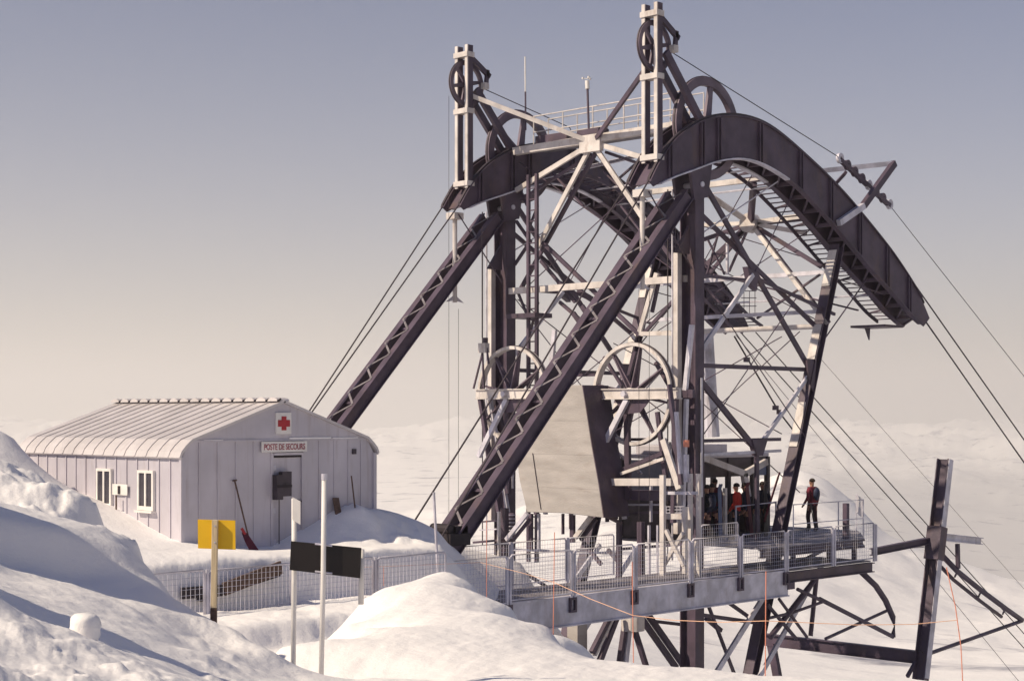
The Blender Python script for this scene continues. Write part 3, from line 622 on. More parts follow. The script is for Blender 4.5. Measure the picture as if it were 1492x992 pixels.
def wheel(c, axis, R, parent, m, name, spokes=6, rim=.16, ph=0.0, th=.16, spw=.15, k=44, spm=None):
    c = V(c); axis = V(axis).normalized(); u = V((0, 0, 1)); b = axis.cross(u)
    wl = MB().ring(c, axis, R, R-rim, th, k).build(name, m, parent)
    MB().ring(c, axis, R+.02, R-.05, th*.35, k).build('rope_groove', 'cable', wl)
    MB().cyl(c-axis*th*.9, c+axis*th*.9, .19 if R > 1 else .11, 16).build('hub', m, wl)
    for j in range(spokes):
        t = ph+2*math.pi*j/spokes; e = u*math.cos(t)+b*math.sin(t)
        a0, a1 = c+e*(.17 if R > 1 else .10), c+e*(R-rim+.01); sd = axis.cross(e)
        if spm:
            MB().prism([a0-axis*.17-sd*.02, a1-axis*.06-sd*.02, a1+axis*.06-sd*.02, a0+axis*.17-sd*.02], sd*.04).prism([a0-sd*.07-axis*.012, a1-sd*.03-axis*.012, a1+sd*.03-axis*.012, a0+sd*.07-axis*.012], axis*.024).build('spoke', spm, wl); continue
        sp = MB().prism([a0-sd*spw*.62-axis*th*.3, a1-sd*spw*.36-axis*th*.3, a1+sd*spw*.36-axis*th*.3, a0+sd*spw*.62-axis*th*.3], axis*th*.6)
        sp.build('spoke', m, wl)
    return wl
def frame(y0):
    near = y0 < 31; O = lambda x, z, dy=0.0: V((x, y0+dy, z))
    # --- saddle girder: two webs, flanges, stiffeners, twin cable rails
    for dy in (0.0, .78):
        poly = [O(x, z, dy) for x, z in TC]+[O(x, z, dy) for x, z in BC[::-1]]
        wb = MB(); n_ = len(TC)
        wb.v = [tuple(O(x, z, dy)) for x, z in TC]+[tuple(O(x, z, dy)) for x, z in BC]+[tuple(O(x, z, dy+.03)) for x, z in TC]+[tuple(O(x, z, dy+.03)) for x, z in BC]
        for i in range(n_-1):
            wb.f += [(i, i+1, n_+i+1, n_+i), (2*n_+i, 3*n_+i, 3*n_+i+1, 2*n_+i+1), (i, 2*n_+i, 2*n_+i+1, i+1), (n_+i, n_+i+1, 3*n_+i+1, 3*n_+i)]
        wb.f += [(0, n_, 3*n_, 2*n_), (n_-1, 3*n_-1, 4*n_-1, 2*n_-1)]
        W = wb.build('saddle_web', 'steel', tw)
        s0 = -.10 if dy == 0 else -.06; s1 = .09 if dy == 0 else .13
        strip(BC[1:26], y0+dy+s0, y0+dy+s1, .045, -.035).build('bottom_flange', 'galv', W)  # paler run puts the glancing light on this flange into colour
        strip(BC[25:-1], y0+dy+s0, y0+dy+s1, .045, -.036).build('bottom_flange', 'steel', W)
        strip(TC[:-3], y0+dy-.07, y0+dy+.10, .035, -.004).build('top_flange', 'steel', W)
        strip(TC[:-2], y0+dy-.02, y0+dy+.07, .07, .034).build('cable_rail', 'cable', W)
        for xs in (37.05, 38.55, 39.35, 41.45, 43.6, 45.3, 47.0, 48.7, 50.1):
            for dx in (-.07, .07):
                x = xs+dx; yy = y0+dy-(.085 if dy == 0 else -.03)
                MB().prism([(x-.02, yy, botz(x)+.02), (x+.02, yy, botz(x+.04)+.02), (x+.02, yy, topz(x+.04)-.03), (x-.02, yy, topz(x)-.03)], (0, .08, 0)).build('stiffener', 'steel', W)
    for i in range(3, 58, 3):
        x, z = BC[i]; x2, z2 = BC[min(i+3, 59)]
        MB().bar((x, y0+.05, z+.12), (x, y0+.78, z+.12), .12, .12, (0, 0, 1)).build('cross_tie', 'steel', tw)
        MB().bar((x, y0+.06, z+.10+jit()), (x2, y0+.77, z2+.10), .07, .06, (0, 0, 1)).build('bottom_lacing', 'steel', tw)
    strip(TC[1:-2], y0+.06, y0+.75, .02, -.30).build('trough_floor', 'steel', tw)
    MB().prism([O(38.02, botz(38.02)-.02, -.02), O(39.05, botz(39.05)-.02, -.02), O(38.86, 6.35, -.02), O(38.2, 6.2, -.02)], (0, .10, 0)).build('gusset', 'steel', tw)
    MB().prism([O(38.02, botz(38.02)-.02, .62), O(39.05, botz(39.05)-.02, .62), O(38.86, 6.35, .62), O(38.2, 6.2, .62)], (0, .10, 0)).build('gusset', 'steel', tw)
    MB().cyl(O(38.55, 6.7, -.06), O(38.55, 6.7, .75), .08, 12).build('pin', 'galv', tw)
    # --- upright column
    col = MB().isec(O(38.55, 6.5, .35), O(38.55, -8.8, .35), .58, .42, (0, 1, 0), .04, .04).build('column', 'steel', tw)
    MB().bb((38.50, y0-.03, -2.5), (38.58, y0-.005, 1.0)).build('cover_strip', 'galv', col)
    MB().prism([O(38.32, 5.5, .25), O(38.32, 4.65, .25), O(37.7, 4.65, .25)], (0, .10, 0)).build('gusset', 'steel', tw)
    MB().bb((38.13, y0+.56, -3.6), (38.33, y0+.72, 4.7)).build('guide_post', 'litsteel', tw)
    # --- sloping laced leg toward the anchor side
    a, b = V((37.95, 0, 6.35)), V((28.35, 0, -3.62)); l = (b-a).normalized(); up = V((-l.z, 0, l.x)); up = up if up.z > 0 else -up
    leg = None
    for dy in (0.0, .62):
        o = MB().bar(a+V((0, y0+dy+.09, 0)), b+V((0, y0+dy+.09, 0)), .18, .38, (0, 1, 0))
        o.bar(a+V((0, y0+dy-.01, 0))+up*.18, b+V((0, y0+dy-.01, 0))+up*.18, .14, .03)
        o.bar(a+V((0, y0+dy-.01, 0))-up*.18, b+V((0, y0+dy-.01, 0))-up*.18, .14, .03)
        leg = o.build('sloping_leg', 'steel', tw)
    L = (b-a).length; ns_ = 13
    for k in range(2*ns_):
        u0, u1 = a+l*(L*(k+.35)/(2*ns_)), a+l*(L*(k+1.3)/(2*ns_))
        ya_, yb_2 = (y0+.05, y0+.66) if k % 2 == 0 else (y0+.66, y0+.05)
        for sg in (1, -1):
            MB().bar(u0+V((0, ya_, 0))+up*(.205*sg+.004*(k % 2)), u1+V((0, yb_2, 0))+up*(.205*sg+.004*(k % 2)), .012, .065, up).build('lacing_bar', 'lacing', leg)
    for i in range(2, 12, 3):
        c = a+l*(L*i/ns_); MB().bar(c+V((0, y0+.2, 0)), c+V((0, y0+.6, 0)), .2, .1, up).build('tie_plate', 'steel', leg)
    # --- right raking leg and bracing in the plane of the frame
    rl0, rl1 = V((46.15, y0+.3, 5.45)), V((41.2, y0+.3, -8.6))
    rk = MB().isec(rl0, rl1, .32, .36, (1, 0, 0), .035, .04).build('raking_leg', 'steel', tw)
    q0, q1 = lerp(rl0, rl1, .0), lerp(rl0, rl1, .70); o_ = V((-.175, 0, .06))
    for a_, b_ in ((.015, .10), (.19, .285), (.37, .47)): MB().bar(lerp(rl0, rl1, a_)+o_, lerp(rl0, rl1, b_)+o_, .02, .30, (1, 0, 0)).build('sunlit_patch', 'litsteel', rk)  # pale patches stand in for sun on the leg's left face
    def mem(p, q, w=.17, th=.14, m='steel', dy=.3, nm='brace'):
        MB().bar((p[0], y0+dy+jit(), p[1]), (q[0], y0+dy+jit(), q[1]), th*.55, w*.86).build(nm, m, tw)
    mem((38.95, 6.9), (44.55, 1.42), .20); mem((38.7, 6.1), (45.2, 2.75), .16, dy=.45)
    mem((38.65, 1.7), (41.36, 4.22), .16, m='galv', dy=.2); mem((38.7, 1.06), (41.65, -1.15), .22)
    mem((41.9, -1.0), (44.45, 1.12), .15, m='galv'); mem((38.7, 1.38), (44.5, 1.36), .15)
    mem((38.7, -.86), (42.95, -.86), .12); mem((38.7, -1.28), (42.95, -1.22), .10, m='galv')
    mem((38.7, 4.05), (41.4, 4.05), .10); mem((41.4, 4.2), (46.0, 3.2), .11)
    mem((41.7, -1.1), (41.75, -4.0), .18)
    MB().prism([O(41.35, -.85, .2), O(42.15, -.85, .2), O(41.9, -1.35, .2), O(41.6, -1.35, .2)], (0, .2, 0)).build('gusset', 'steel', tw)
    MB().prism([O(44.2, 1.7, .15), O(44.75, 1.7, .15), O(44.6, .6, .15), O(44.35, .9, .15)], (0, .06, 0)).build('gusset', 'steel', tw)
    MB().prism([O(41.1, 4.45, .2), O(41.65, 4.25, .2), O(41.6, 3.75, .2), O(41.3, 3.9, .2)], (0, .2, 0)).build('gusset', 'steel', tw)
    # --- wheel in the crown of the saddle
    wheel((39.3, y0+.40, 8.49), (0, 1, 0), 1.53, tw, 'wheelpaint', 'crown_wheel', 6, .27, .15, .16, .24)
    # --- post carrying the small rope wheel, with its two struts
    for dy in (.06, .52):
        x = 36.62
        po = MB().bb((x-.08, y0+dy-.055, 7.15), (x+.14, y0+dy+.055, 11.72)).build('wheel_post', 'steel', tw)
        MB().bb((x-.12, y0+dy-.06, 7.15), (x-.0805, y0+dy+.06, 11.72)).build('post_lit_face', 'litsteel', po)  # pale strip puts the sunlit side of the post into colour
        MB().bar((36.95, y0+dy+.1*(dy < 0), 10.35), (38.55, y0+dy+.1*(dy < 0), 8.62), .13, .24).build('post_strut', 'steel', tw)
    for z in (7.3, 9.62, 11.42): MB().bb((36.46, y0-.03, z-.08), (36.79, y0+.61, z+.08)).build('post_tie', 'litsteel', tw)
    wheel((36.75, y0+.31, 10.52), (0, 1, 0), .74, tw, 'wheelpaint', 'rope_wheel', 6, .14, .3, .10, .13)
    MB().bar((36.75, y0+.1, 11.35), (37.6, y0+.1, 10.85), .1, .16).bar((37.5, y0+.1, 11.05), (37.42, y0+.1, 10.45), .1, .12).build('rope_guide', 'steel', tw)
    MB().bb((37.3, y0+.02, 10.42), (37.5, y0+.2, 10.62)).build('guide_block', 'litsteel', tw)
    # --- hanging rod below the mouth of the saddle
    MB().bb((36.15, y0+.22, 6.15), (36.55, y0+.62, 6.36)).build('bracket_plate', 'litsteel', tw)
    MB().cyl((36.35, y0+.42, 6.2), (36.35, y0+.42, 3.5), .075, 10).build('hanging_rod', 'litsteel', tw)
    f = MB(); f.prism([(36.35, y0+.42, 3.75), (36.75, y0+.42, 3.5), (36.35, y0+.42, 3.56)], (0, .02, 0)).prism([(36.35, y0+.42, 3.75), (35.95, y0+.42, 3.5), (36.35, y0+.42, 3.56)], (0, .02, 0))
    f.build('rod_fin', 'galv', tw)
    # --- service catwalk under the inner side
    ya, yb = (y0+1.15, y0+1.85) if near else (y0-.95, y0-.25)
    cs = [(x, z+.18) for x, z in BC if x > 40.6]
    for yy in (ya, yb): strip(cs, yy-.03, yy+.03, .12, 0).build('catwalk_stringer', 'steel', tw)
    s_, step = 0, .34; acc = 0
    for (x, z), (x2, z2) in zip(cs[:-1], cs[1:]):
        MB().bar(((x+x2)/2, ya, (z+z2)/2+.08), ((x+x2)/2, yb, (z+z2)/2+.08), .10, .03, (1, 0, 0)).build('catwalk_tread', 'steel', tw)
        if int(acc) % 4 == 0:
            yi = ya if near else yb
            MB().bar((x, y0+(.8 if near else 0), z+.35), (x, ya if not near else yb, z+.14), .06, .06, (1, 0, 0)).build('catwalk_hanger', 'steel', tw)
        acc += 1
    # --- foot bracing
    mem((38.75, -4.9), (40.7, -8.2), .10); mem((38.75, -8.2), (42.9, -4.6), .2, m='galv', dy=.0); mem((41.0, -8.3), (44.6, -4.9), .19, m='galv', dy=-.15)
    mem((38.75, -6.0), (41.6, -6.5), .14); mem((38.75, -5.0), (41.5, -6.4), .12)
frame(30.0); frame(37.8)

def xb(pts, x, w=.16, th=.14, m='litsteel', nm='cross_brace'):
    a, b = XPl(*pts[0], x), XPl(*pts[1], x); j = V((jit(), 0, 0))
    MB().bar(a+j, b+j, th*.6, w*.85, (1, 0, 0)).build(nm, m, tw)
# cross bracing between the two columns
X1 = 38.6
nd = V((X1, 34.3, 8.42))
MB().bar((X1, 30.85, 8.55), (X1, 37.75, 8.52), .22, .24, (1, 0, 0)).build('cross_beam', 'litsteel', tw)
MB().bb((X1-.16, 33.9, 8.12), (X1+.02, 34.75, 8.66)).build('node_plate', 'litsteel', tw)
def br(a, b, w=.17, th=.15, m='litsteel', n=(1, 0, 0), nm='cross_brace'): MB().bar(a, b, th*.6, w*.86, n).build(nm, m, tw)
br(nd, (36.75, 37.95, 10.15), .16); br(nd, (36.75, 30.6, 9.95), .16, m='steel')
for sgn, yc in ((1, 37.7), (-1, 30.85)):
    br(nd+V((.02, sgn*.3, -.1)), (X1+.02, yc, 7.25), .18); br(nd+V((.25, sgn*.3, -.3)), (X1+.25, yc, 6.95), .10, m='steel')
    yl = 37.6 if sgn > 0 else 30.8
    br(nd+V((-.03, sgn*.15, -.2)), lerp(nd, (X1-.03, yl, 4.1), .72), .17); br(nd+V((.16, sgn*.05, -.3)), (X1+.16, yl, 4.05), .15, m='steel')
MB().bar((X1-.1, 30.5, 3.95), (X1-.1, 37.9, 3.95), .16, .20, (1, 0, 0)).build('cross_beam', 'litsteel', tw)
xb(((782, 345), (932, 488)), X1, .15, m='steel'); xb(((788, 380), (838, 440)), X1+.2, .12, m='steel')
xb(((752, 322), (770, 348)), X1, .10, m='steel'); xb(((750, 386), (774, 350)), X1, .10, m='steel')
xb(((932, 486), (1002, 486)), X1, .14); xb(((931, 488), (957, 398)), X1, .17); xb(((938, 486), (996, 422)), X1, .12, m='steel'); xb(((950, 455), (962, 400)), X1+.2, .12, m='steel')
xb(((815, 440), (850, 470)), X1+.3, .12, m='steel'); xb(((842, 424), (862, 436)), X1+.3, .2, m='steel')
for p in ((848, 446), (835, 456)): xb((p, (p[0]+10, p[1]+14)), X1+.3, .18, m='steel')
# intermediate frame on the falling side
X2 = 46.3
nd2 = V((X2, 33.9, 6.5))
MB().cyl(nd2+V((-.2, 0, 0)), nd2+V((.15, 0, 0)), .34, 10).build('node_plate', 'litsteel', tw)
MB().bar((44.5, 30.8, 7.68), (44.5, 37.7, 7.68), .16, .18, (1, 0, 0)).build('cross_beam', 'litsteel', tw)
br((44.5, 32.45, 7.62), nd2, .30, .2, 'steel'); br(XPl(1031, 283, 45), nd2, .22)
br(nd2, XPl(1175, 314, X2), .20); br(nd2, XPl(1175, 340, X2), .18); br(nd2+V((.2, 0, 0)), XPl(1175, 318, X2+.2), .2, m='steel')
br(nd2, XPl(1197, 389, X2), .16, m='steel'); br(nd2, XPl(1206, 473, 45.4), .16); br(nd2+V((.2, 0, 0)), XPl(1208, 470, 45.6), .12, m='steel')
br(nd2, XPl(1026, 328, X2), .16); br(nd2, XPl(1026, 349, X2), .16, m='steel'); br(nd2, XPl(1028, 388, X2), .24, m='steel'); br(nd2, XPl(1062, 396, X2), .07, m='steel')
br(nd2, XPl(1000, 440, X2), .14, m='steel')
MB().bar((46.0, 30.5, 4.6), (46.0, 37.9, 4.6), .14, .14, (1, 0, 0)).build('cross_beam', 'galv', tw)
MB().bar((45.5, 30.3, 3.28), (45.5, 38.0, 3.28), .14, .12, (1, 0, 0)).build('cross_beam', 'galv', tw)
MB().bar((45.25, 30.5, 2.78), (45.25, 37.9, 2.78), .16, .16, (1, 0, 0)).build('cross_beam', 'litsteel', tw)
br(XPl(1103, 464, 45.5), XPl(1195, 400, 45.9), .07, m='steel'); br(XPl(1040, 400, 45.9), XPl(1250, 452, 45.6), .06, m='steel')
for p_, q_, x_, w_, m_ in (((752, 262), (768, 300), 38.9, .07, 'steel'), ((784, 300), (768, 340), 38.9, .06, 'steel'), ((752, 420), (768, 460), 38.6, .07, 'steel'), ((784, 440), (768, 500), 38.6, .06, 'steel'),
        ((905, 300), (945, 352), 38.9, .07, 'steel'), ((880, 250), (930, 300), 39.2, .06, 'steel'), ((900, 262), (925, 240), 39.2, .06, 'steel'), ((800, 246), (850, 300), 39.4, .07, 'steel'),
        ((1032, 350), (1056, 400), 45.6, .05, 'steel'), ((1045, 345), (1030, 400), 45.6, .05, 'steel'), ((1060, 345), (1060, 400), 45.8, .08, 'galv'), ((1030, 420), (1068, 462), 45.6, .08, 'steel')):
    xb((p_, q_), x_, w_, m=m_)
# thin tie rods, pipes and hand lines within the frames
def rod(a_, b_, r_=.018, m='steel', nm='tie_rod'): MB().tube([a_, b_], r_, 5).build(nm, m, tw)
for y_ in (30.15, 38.0):
    rod((38.7, y_, 3.9), (44.1, y_, -.8)); rod((38.7, y_, -.8), (43.6, y_, 3.6)); rod((41.4, y_+.1, 4.1), (43.6, y_+.1, 7.0)); rod((38.8, y_, 5.3), (42.6, y_, 7.2), .022, 'galv')
    rod((38.25, y_+.7, -4.4), (38.25, y_+.7, 6.6), .03, 'galv', 'pipe'); rod((38.18, y_+.82, -4.4), (38.18, y_+.82, 6.6), .02, 'cable', 'pipe')
    rod((36.3, y_, 6.3), (38.3, y_, 4.2), .022); rod((45.8, y_+.1, 4.4), (49.0, y_+.1, 4.0), .02); rod((44.9, y_+.1, 2.0), (47.9, y_+.1, 4.5), .025)
for za, zb_, x_ in ((3.9, 8.2, 38.9), (-.6, 3.7, 38.8), (2.9, 6.3, 46.0), (-2.6, 2.6, 44.6), (-.7, 2.4, 43.6)):
    rod((x_, 30.7, za), (x_, 37.8, zb_), .018); rod((x_, 30.7, zb_), (x_, 37.8, za), .018)
for x_ in (42.4, 43.6, 48.0, 49.4): rod((x_, 30.9, botz(x_)+.2), (x_, 37.8, botz(x_)+.2), .035, 'galv', 'spreader')
rod((42.4, 30.9, botz(42.4)+.15), (48.0, 37.8, botz(48.0)+.15), .018); rod((42.4, 37.8, botz(42.4)+.15), (48.0, 30.9, botz(48.0)+.15), .018)
for k in range(5): rod((39.1+.3*k, 31.0, 8.0+.1*k), (39.6+.3*k, 37.4, 7.7+.1*k), .022, 'steel' if k % 2 else 'galv')
# service platform at the foot of the catwalk and mesh cage
MB().bb((50.2, 31.0, 2.98), (51.4, 32.4, 3.06)).build('service_platform', 'steel', tw)
MB().prism([(50.4, 31.9, 2.97), (50.7, 31.9, 2.97), (50.66, 31.9, 2.55)], (0, .05, 0)).build('gusset', 'steel', tw)
o = MB()
for px_ in (1084, 1092, 1100):
    o.tube([YP(px_, 424, 35.5), YP(px_, 458, 35.5)], .015, 4)
for py_ in (424, 434, 446, 458): o.tube([YP(1080, py_, 35.5), YP(1102, py_, 35.5)], .015, 4)
o.build('ladder_cage', 'steel', tw)
MB().tube([YP(1032, 486, 37.2), YP(1038, 636, 37.2)], .19, 10, .28).build('pale_mast', 'galv', tw)
# ladder by the far column
lx, ly = 38.1, 36.5
lad = MB(); r1, r2 = XPl(770, 300, lx), XPl(782, 300, lx)
for r_ in (r1, r2): lad.bb((r_.x-.05, r_.y-.05, -4.8), (r_.x+.05, r_.y+.05, 7.6))
lo = lad.build('ladder', 'steel', tw)
for i in range(34):
    z = -4.4+i*.35; MB().tube([(lx, r1.y, z), (lx, r2.y, z)], .022, 6).build('rung', 'steel', lo)
MB().bb((lx-.4, r2.y-.3, 3.0), (lx+.4, r1.y+.6, 3.14)).build('landing', 'steel', tw)
# top gallery between the saddles
MB().bb((39.2, 30.9, 8.62), (40.0, 37.6, 8.70)).build('gallery_floor', 'grating', tw)
for x in (39.25, 39.95):
    for z in (9.2, 9.72): MB().tube([(x, 31.0, z), (x, 37.5, z)], .022, 6).build('gallery_rail', 'litsteel', tw)
    for y in (31.0, 32.3, 33.6, 34.9, 36.2, 37.5): MB().tube([(x, y, 8.7), (x, y, 9.73)], .022, 6).build('gallery_post', 'litsteel', tw)
MB().bb((38.5, 34.0, 8.68), (39.0, 34.9, 8.86)).build('machine_box', 'steel', tw)
MB().bb((39.0, 35.8, 8.7), (39.5, 37.2, 9.0)).build('machine_box', 'steel', tw)
# sheave train on its bracket over the near saddle
b0 = YP(1222, 325, 29.9); b1 = YP(1258, 300, 29.9); b2 = YP(1303, 238, 29.9)
MB().bar(b0, b1, .16, .2).build('bracket_arm', 'galv', tw); MB().bar(b1, b2, .16, .22).build('bracket_arm', 'steel', tw)
MB().bar(YP(1198, 249, 31.4), b2, .12, .16).build('bracket_arm', 'galv', tw); MB().bar(YP(1212, 274, 31.2), YP(1232, 252, 30.4), .1, .16).build('bracket_arm', 'steel', tw)
s0, s1 = YP(1224, 233, 30.3), YP(1296, 300, 30.3); ax = (s1-s0).normalized()
MB().bar(s0, s1, .12, .14).build('sheave_beam', 'steel', tw)
MB().bar(lerp(s0, s1, .12)+V((0, .2, .18)), lerp(s0, s1, .62)+V((0, .2, .2)), .12, .12).build('sheave_beam', 'steel', tw)
for i in range(8):
    c = lerp(s0, s1, i/7); MB().ring(c+V((0, 0, .05)), (0, 1, 0), .17, .06, .10, 18).build('roller', 'galv' if i in (0, 4, 7) else 'steel', tw)

# ------------------------------------------------------------------ return wheels beside the concrete block
def return_wheel(px, label, y0, y1, ylo):
    x = 37.55; c = XPl(px, 574, x)
    t = thing('return_wheel', (x, c.y, -4), label, 'pulley wheel', 'spoked return wheels by the concrete block')
    wheel((x, c.y, c.z), (1, 0, 0), 1.53, t, 'litsteel', 'wheel', 8, .10, .2, .24, .13, 48, 'wheelpaint')
    xb_ = x-.32
    bmv = MB().bb((xb_-.06, y0, c.z-.13), (xb_+.06, y1, c.z+.13)).bb((xb_-.12, y0, c.z+.1305), (xb_+.12, y1, c.z+.16)).bb((xb_-.12, y0, c.z-.16), (xb_+.12, y1, c.z-.1305))
    bmv.build('axle_beam', 'litsteel', t)
    MB().cyl((xb_-.18, c.y, c.z), (x+.3, c.y, c.z), .09, 14).build('axle', 'galv', t)
    MB().bb((x+.26, y0, c.z-.12), (x+.38, y1, c.z+.12)).build('axle_beam', 'steel', t)
    for yy, ye in ((y1-.15, y1-1.0), (y0+.15, y0+.25)):
        MB().bar((xb_, yy, c.z-.16), (xb_, ye, -3.2), .14, .12, (1, 0, 0)).build('support_leg', 'steel', t)
        MB().bar((xb_+.3, yy-.15, c.z-.16), (xb_+.3, ye-.1, -3.2), .12, .10, (1, 0, 0)).build('support_leg', 'galv', t)
    MB().bar((xb_-.02, c.y-.05, c.z-.16), (xb_-.25, c.y+1.0, c.z-2.0), .12, .16, (1, 0, 0)).build('support_leg', 'galv', t)
    MB().bar((xb_+.25, c.y+.2, c.z-.2), (xb_+.2, c.y+.1, -2.6), .12, .18, (1, 0, 0)).build('support_leg', 'steel', t)
    MB().bar((x+.3, y0+.3, c.z+.1), (x+.3, y0+.05, c.z+2.0), .1, .14, (1, 0, 0)).build('guard_strut', 'galv', t)
    MB().prism([(xb_+.02, c.y-.9, c.z-.16), (xb_+.02, c.y+.5, c.z-.16), (xb_+.02, c.y+.1, c.z-.6), (xb_+.02, c.y-.5, c.z-.55)], (.04, 0, 0)).build('gusset', 'steel', t)
    return t, c
return_wheel(748, 'far spoked wheel under the left saddle, behind the sloping laced leg', 35.2, 38.1, -4)
return_wheel(923, 'near spoked wheel on a pale beam between concrete block and dark column', 29.75, 33.2, -4)
sf = thing('rope_fitting', XPl(710, 500, 37.2), 'small capped rope fitting on a thin frame left of the far wheel', 'fitting')
MB().bb(XPl(703, 514, 37.2)+V((-.1, -.22, 0)), XPl(703, 500, 37.2)+V((.1, .1, 0))).build('housing', 'litsteel', sf)
MB().cyl(XPl(707, 500, 37.2), XPl(707, 492, 37.2), .09, 8).build('cap', 'steel', sf)
for a, b in (((690, 566), (703, 514)), ((705, 566), (703, 512)), ((712, 530), (709, 505))):
    MB().bar(XPl(*a, 37.2), XPl(*b, 37.2), .05, .05, (1, 0, 0)).build('strut', 'steel', sf)

# concrete counterweight
cb = thing('concrete_block', (36.5, 33.6, -3), 'big pale concrete block hanging between the two return wheels', 'concrete block')
xc = 36.35
outl = [(765, 600), (800, 561), (848, 561), (852, 585), (862, 650), (872, 705), (879, 754), (820, 747), (768, 746), (757, 700), (752, 660)]
bk = MB().prism([XPl(a, b, xc) for a, b in outl], (1.15, 0, 0)).build('block', 'concrete', cb, bevel=.02)
for py_ in (612, 660, 708):
    a, b = XPl(770 if py_ > 620 else 790, py_, xc-.004), XPl(852+(py_-600)*.18, py_, xc-.004)
    MB().bb((xc-.006, min(a.y, b.y), a.z-.012), (xc-.0005, max(a.y, b.y), a.z+.012)).build('board_joint', 'concrete', bk)
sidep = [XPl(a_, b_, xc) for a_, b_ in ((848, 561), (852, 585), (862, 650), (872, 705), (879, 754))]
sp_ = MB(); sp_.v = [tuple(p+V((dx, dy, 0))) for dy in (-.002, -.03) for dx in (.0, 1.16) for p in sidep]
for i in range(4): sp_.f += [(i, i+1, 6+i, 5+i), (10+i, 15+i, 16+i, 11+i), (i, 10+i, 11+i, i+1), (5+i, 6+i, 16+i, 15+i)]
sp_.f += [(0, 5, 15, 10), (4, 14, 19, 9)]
sp_.build('side_shade', 'steel', cb)  # dark sheet puts the shaded face of the concrete into colour
a, b = XPl(776, 660, xc-.02), XPl(788, 742, xc-.02); MB().tube([a, b], .012, 5).build('drip_wire', 'cable', bk)

# ------------------------------------------------------------------ lower station works behind the walkway
st = thing('station_frame', (38, 33, -4), 'pale and dark steel landing frame below the return wheels', 'frame')
def sm(a, b, x, w, m='galv', th=.12, nm='member'): MB().bar(XPl(*a, x)+V((jit(), 0, 0)), XPl(*b, x)+V((jit(), 0, 0)), th*.8, w*.88, (1, 0, 0)).build(nm, m, st)
sm((890, 702), (980, 702), 37.0, .24, 'litsteel', .2, 'landing_beam'); sm((880, 720), (975, 722), 37.6, .34, 'steel', .3, 'landing_beam')
sm((966, 692), (966, 845), 36.4, .17, 'litsteel', .14, 'post'); sm((1006, 690), (1006, 845), 36.9, .13, 'litsteel', .13, 'post'); sm((1018, 690), (1018, 845), 36.9, .13, 'litsteel', .13, 'post')
sm((968, 718), (1016, 718), 36.5, .10, 'galv', .1); sm((968, 752), (998, 752), 36.6, .18, 'litsteel'); sm((998, 738), (998, 835), 36.6, .14, 'litsteel', .14, 'post')
sm((970, 772), (996, 824), 36.4, .12, 'litsteel'); sm((996, 776), (964, 828), 36.5, .12, 'litsteel')
sm((946, 765), (946, 840), 36.8, .08, 'galv', .08, 'post'); sm((958, 765), (958, 840), 36.9, .06, 'galv', .06, 'post')
sm((902, 762), (902, 850), 37.4, .16, 'steel', .16, 'post'); sm((934, 760), (934, 850), 37.4, .20, 'steel', .2, 'post')
sm((905, 762), (870, 745), 37.2, .10, 'steel'); sm((838, 783), (862, 752), 37, .16, 'litsteel'); sm((846, 786), (868, 756), 37.2, .14, 'steel')
sm((735, 740), (735, 850), 36.6, .24, 'steel', .2, 'post'); sm((727, 745), (727, 850), 36.3, .10, 'litsteel', .1, 'post')
sm((738, 786), (768, 748), 36.2, .14, 'galv'); sm((748, 786), (772, 756), 36.4, .10, 'steel'); sm((774, 748), (774, 800), 36.6, .12, 'steel'); sm((785, 748), (785, 800), 36.6, .06, 'galv')
sm((820, 748), (820, 778), 36.8, .05, 'steel'); sm((834, 750), (834, 790), 37, .18, 'steel')
sm((868, 640), (905, 692), 37.6, .12, 'steel'); sm((905, 690), (968, 668), 37.3, .10, 'litsteel'); sm((908, 684), (966, 660), 37.4, .14, 'steel')
sm((958, 600), (970, 700), 37.5, .14, 'steel'); sm((966, 640), (990, 712), 37.0, .22, 'litsteel'); sm((975, 560), (992, 706), 36.9, .14, 'steel'); sm((985, 600), (992, 690), 36.8, .10, 'galv')
sm((900, 800), (1000, 792), 37.8, .10, 'steel'); sm((745, 800), (900, 806), 37.8, .08, 'galv')
sm((880, 640), (944, 640), 38.3, .10, 'steel'); sm((820, 547), (868, 546), 38.9, .10, 'steel')
for p_, q_, x_, w_, m_ in (((880, 520), (906, 562), 38.3, .10, 'steel'), ((926, 512), (912, 562), 38.3, .12, 'steel'), ((955, 528), (975, 562), 38.4, .12, 'steel'), ((968, 534), (940, 566), 38.4, .06, 'galv'),
        ((700, 586), (714, 690), 37.4, .08, 'steel'), ((722, 590), (745, 650), 37.9, .12, 'steel'), ((770, 590), (740, 660), 37.9, .10, 'galv'), ((735, 650), (716, 700), 37.8, .14, 'steel'),
        ((895, 655), (935, 690), 37.9, .07, 'galv'), ((885, 690), (885, 760), 37.8, .10, 'steel'), ((948, 700), (948, 760), 37.8, .07, 'galv'), ((905, 735), (960, 735), 37.9, .06, 'galv'), ((905, 748), (960, 746), 37.9, .08, 'steel'),
        ((850, 790), (876, 822), 37.4, .12, 'steel'), ((905, 822), (886, 800), 37.4, .12, 'steel'), ((980, 640), (1000, 690), 37.6, .07, 'steel'), ((700, 760), (730, 758), 36.8, .06, 'steel'), ((700, 772), (730, 770), 36.8, .05, 'galv'),
        ((690, 790), (735, 786), 36.4, .08, 'steel'), ((1000, 776), (1018, 840), 37.2, .08, 'litsteel'), ((1018, 776), (1000, 840), 37.3, .08, 'litsteel')):
    sm(p_, q_, x_, w_, m_)
pl = MB().bar(XPl(745, 747, 37), XPl(745, 786, 37), .06, .30, (1, 0, 0)).build('grid_panel', 'steel', st)
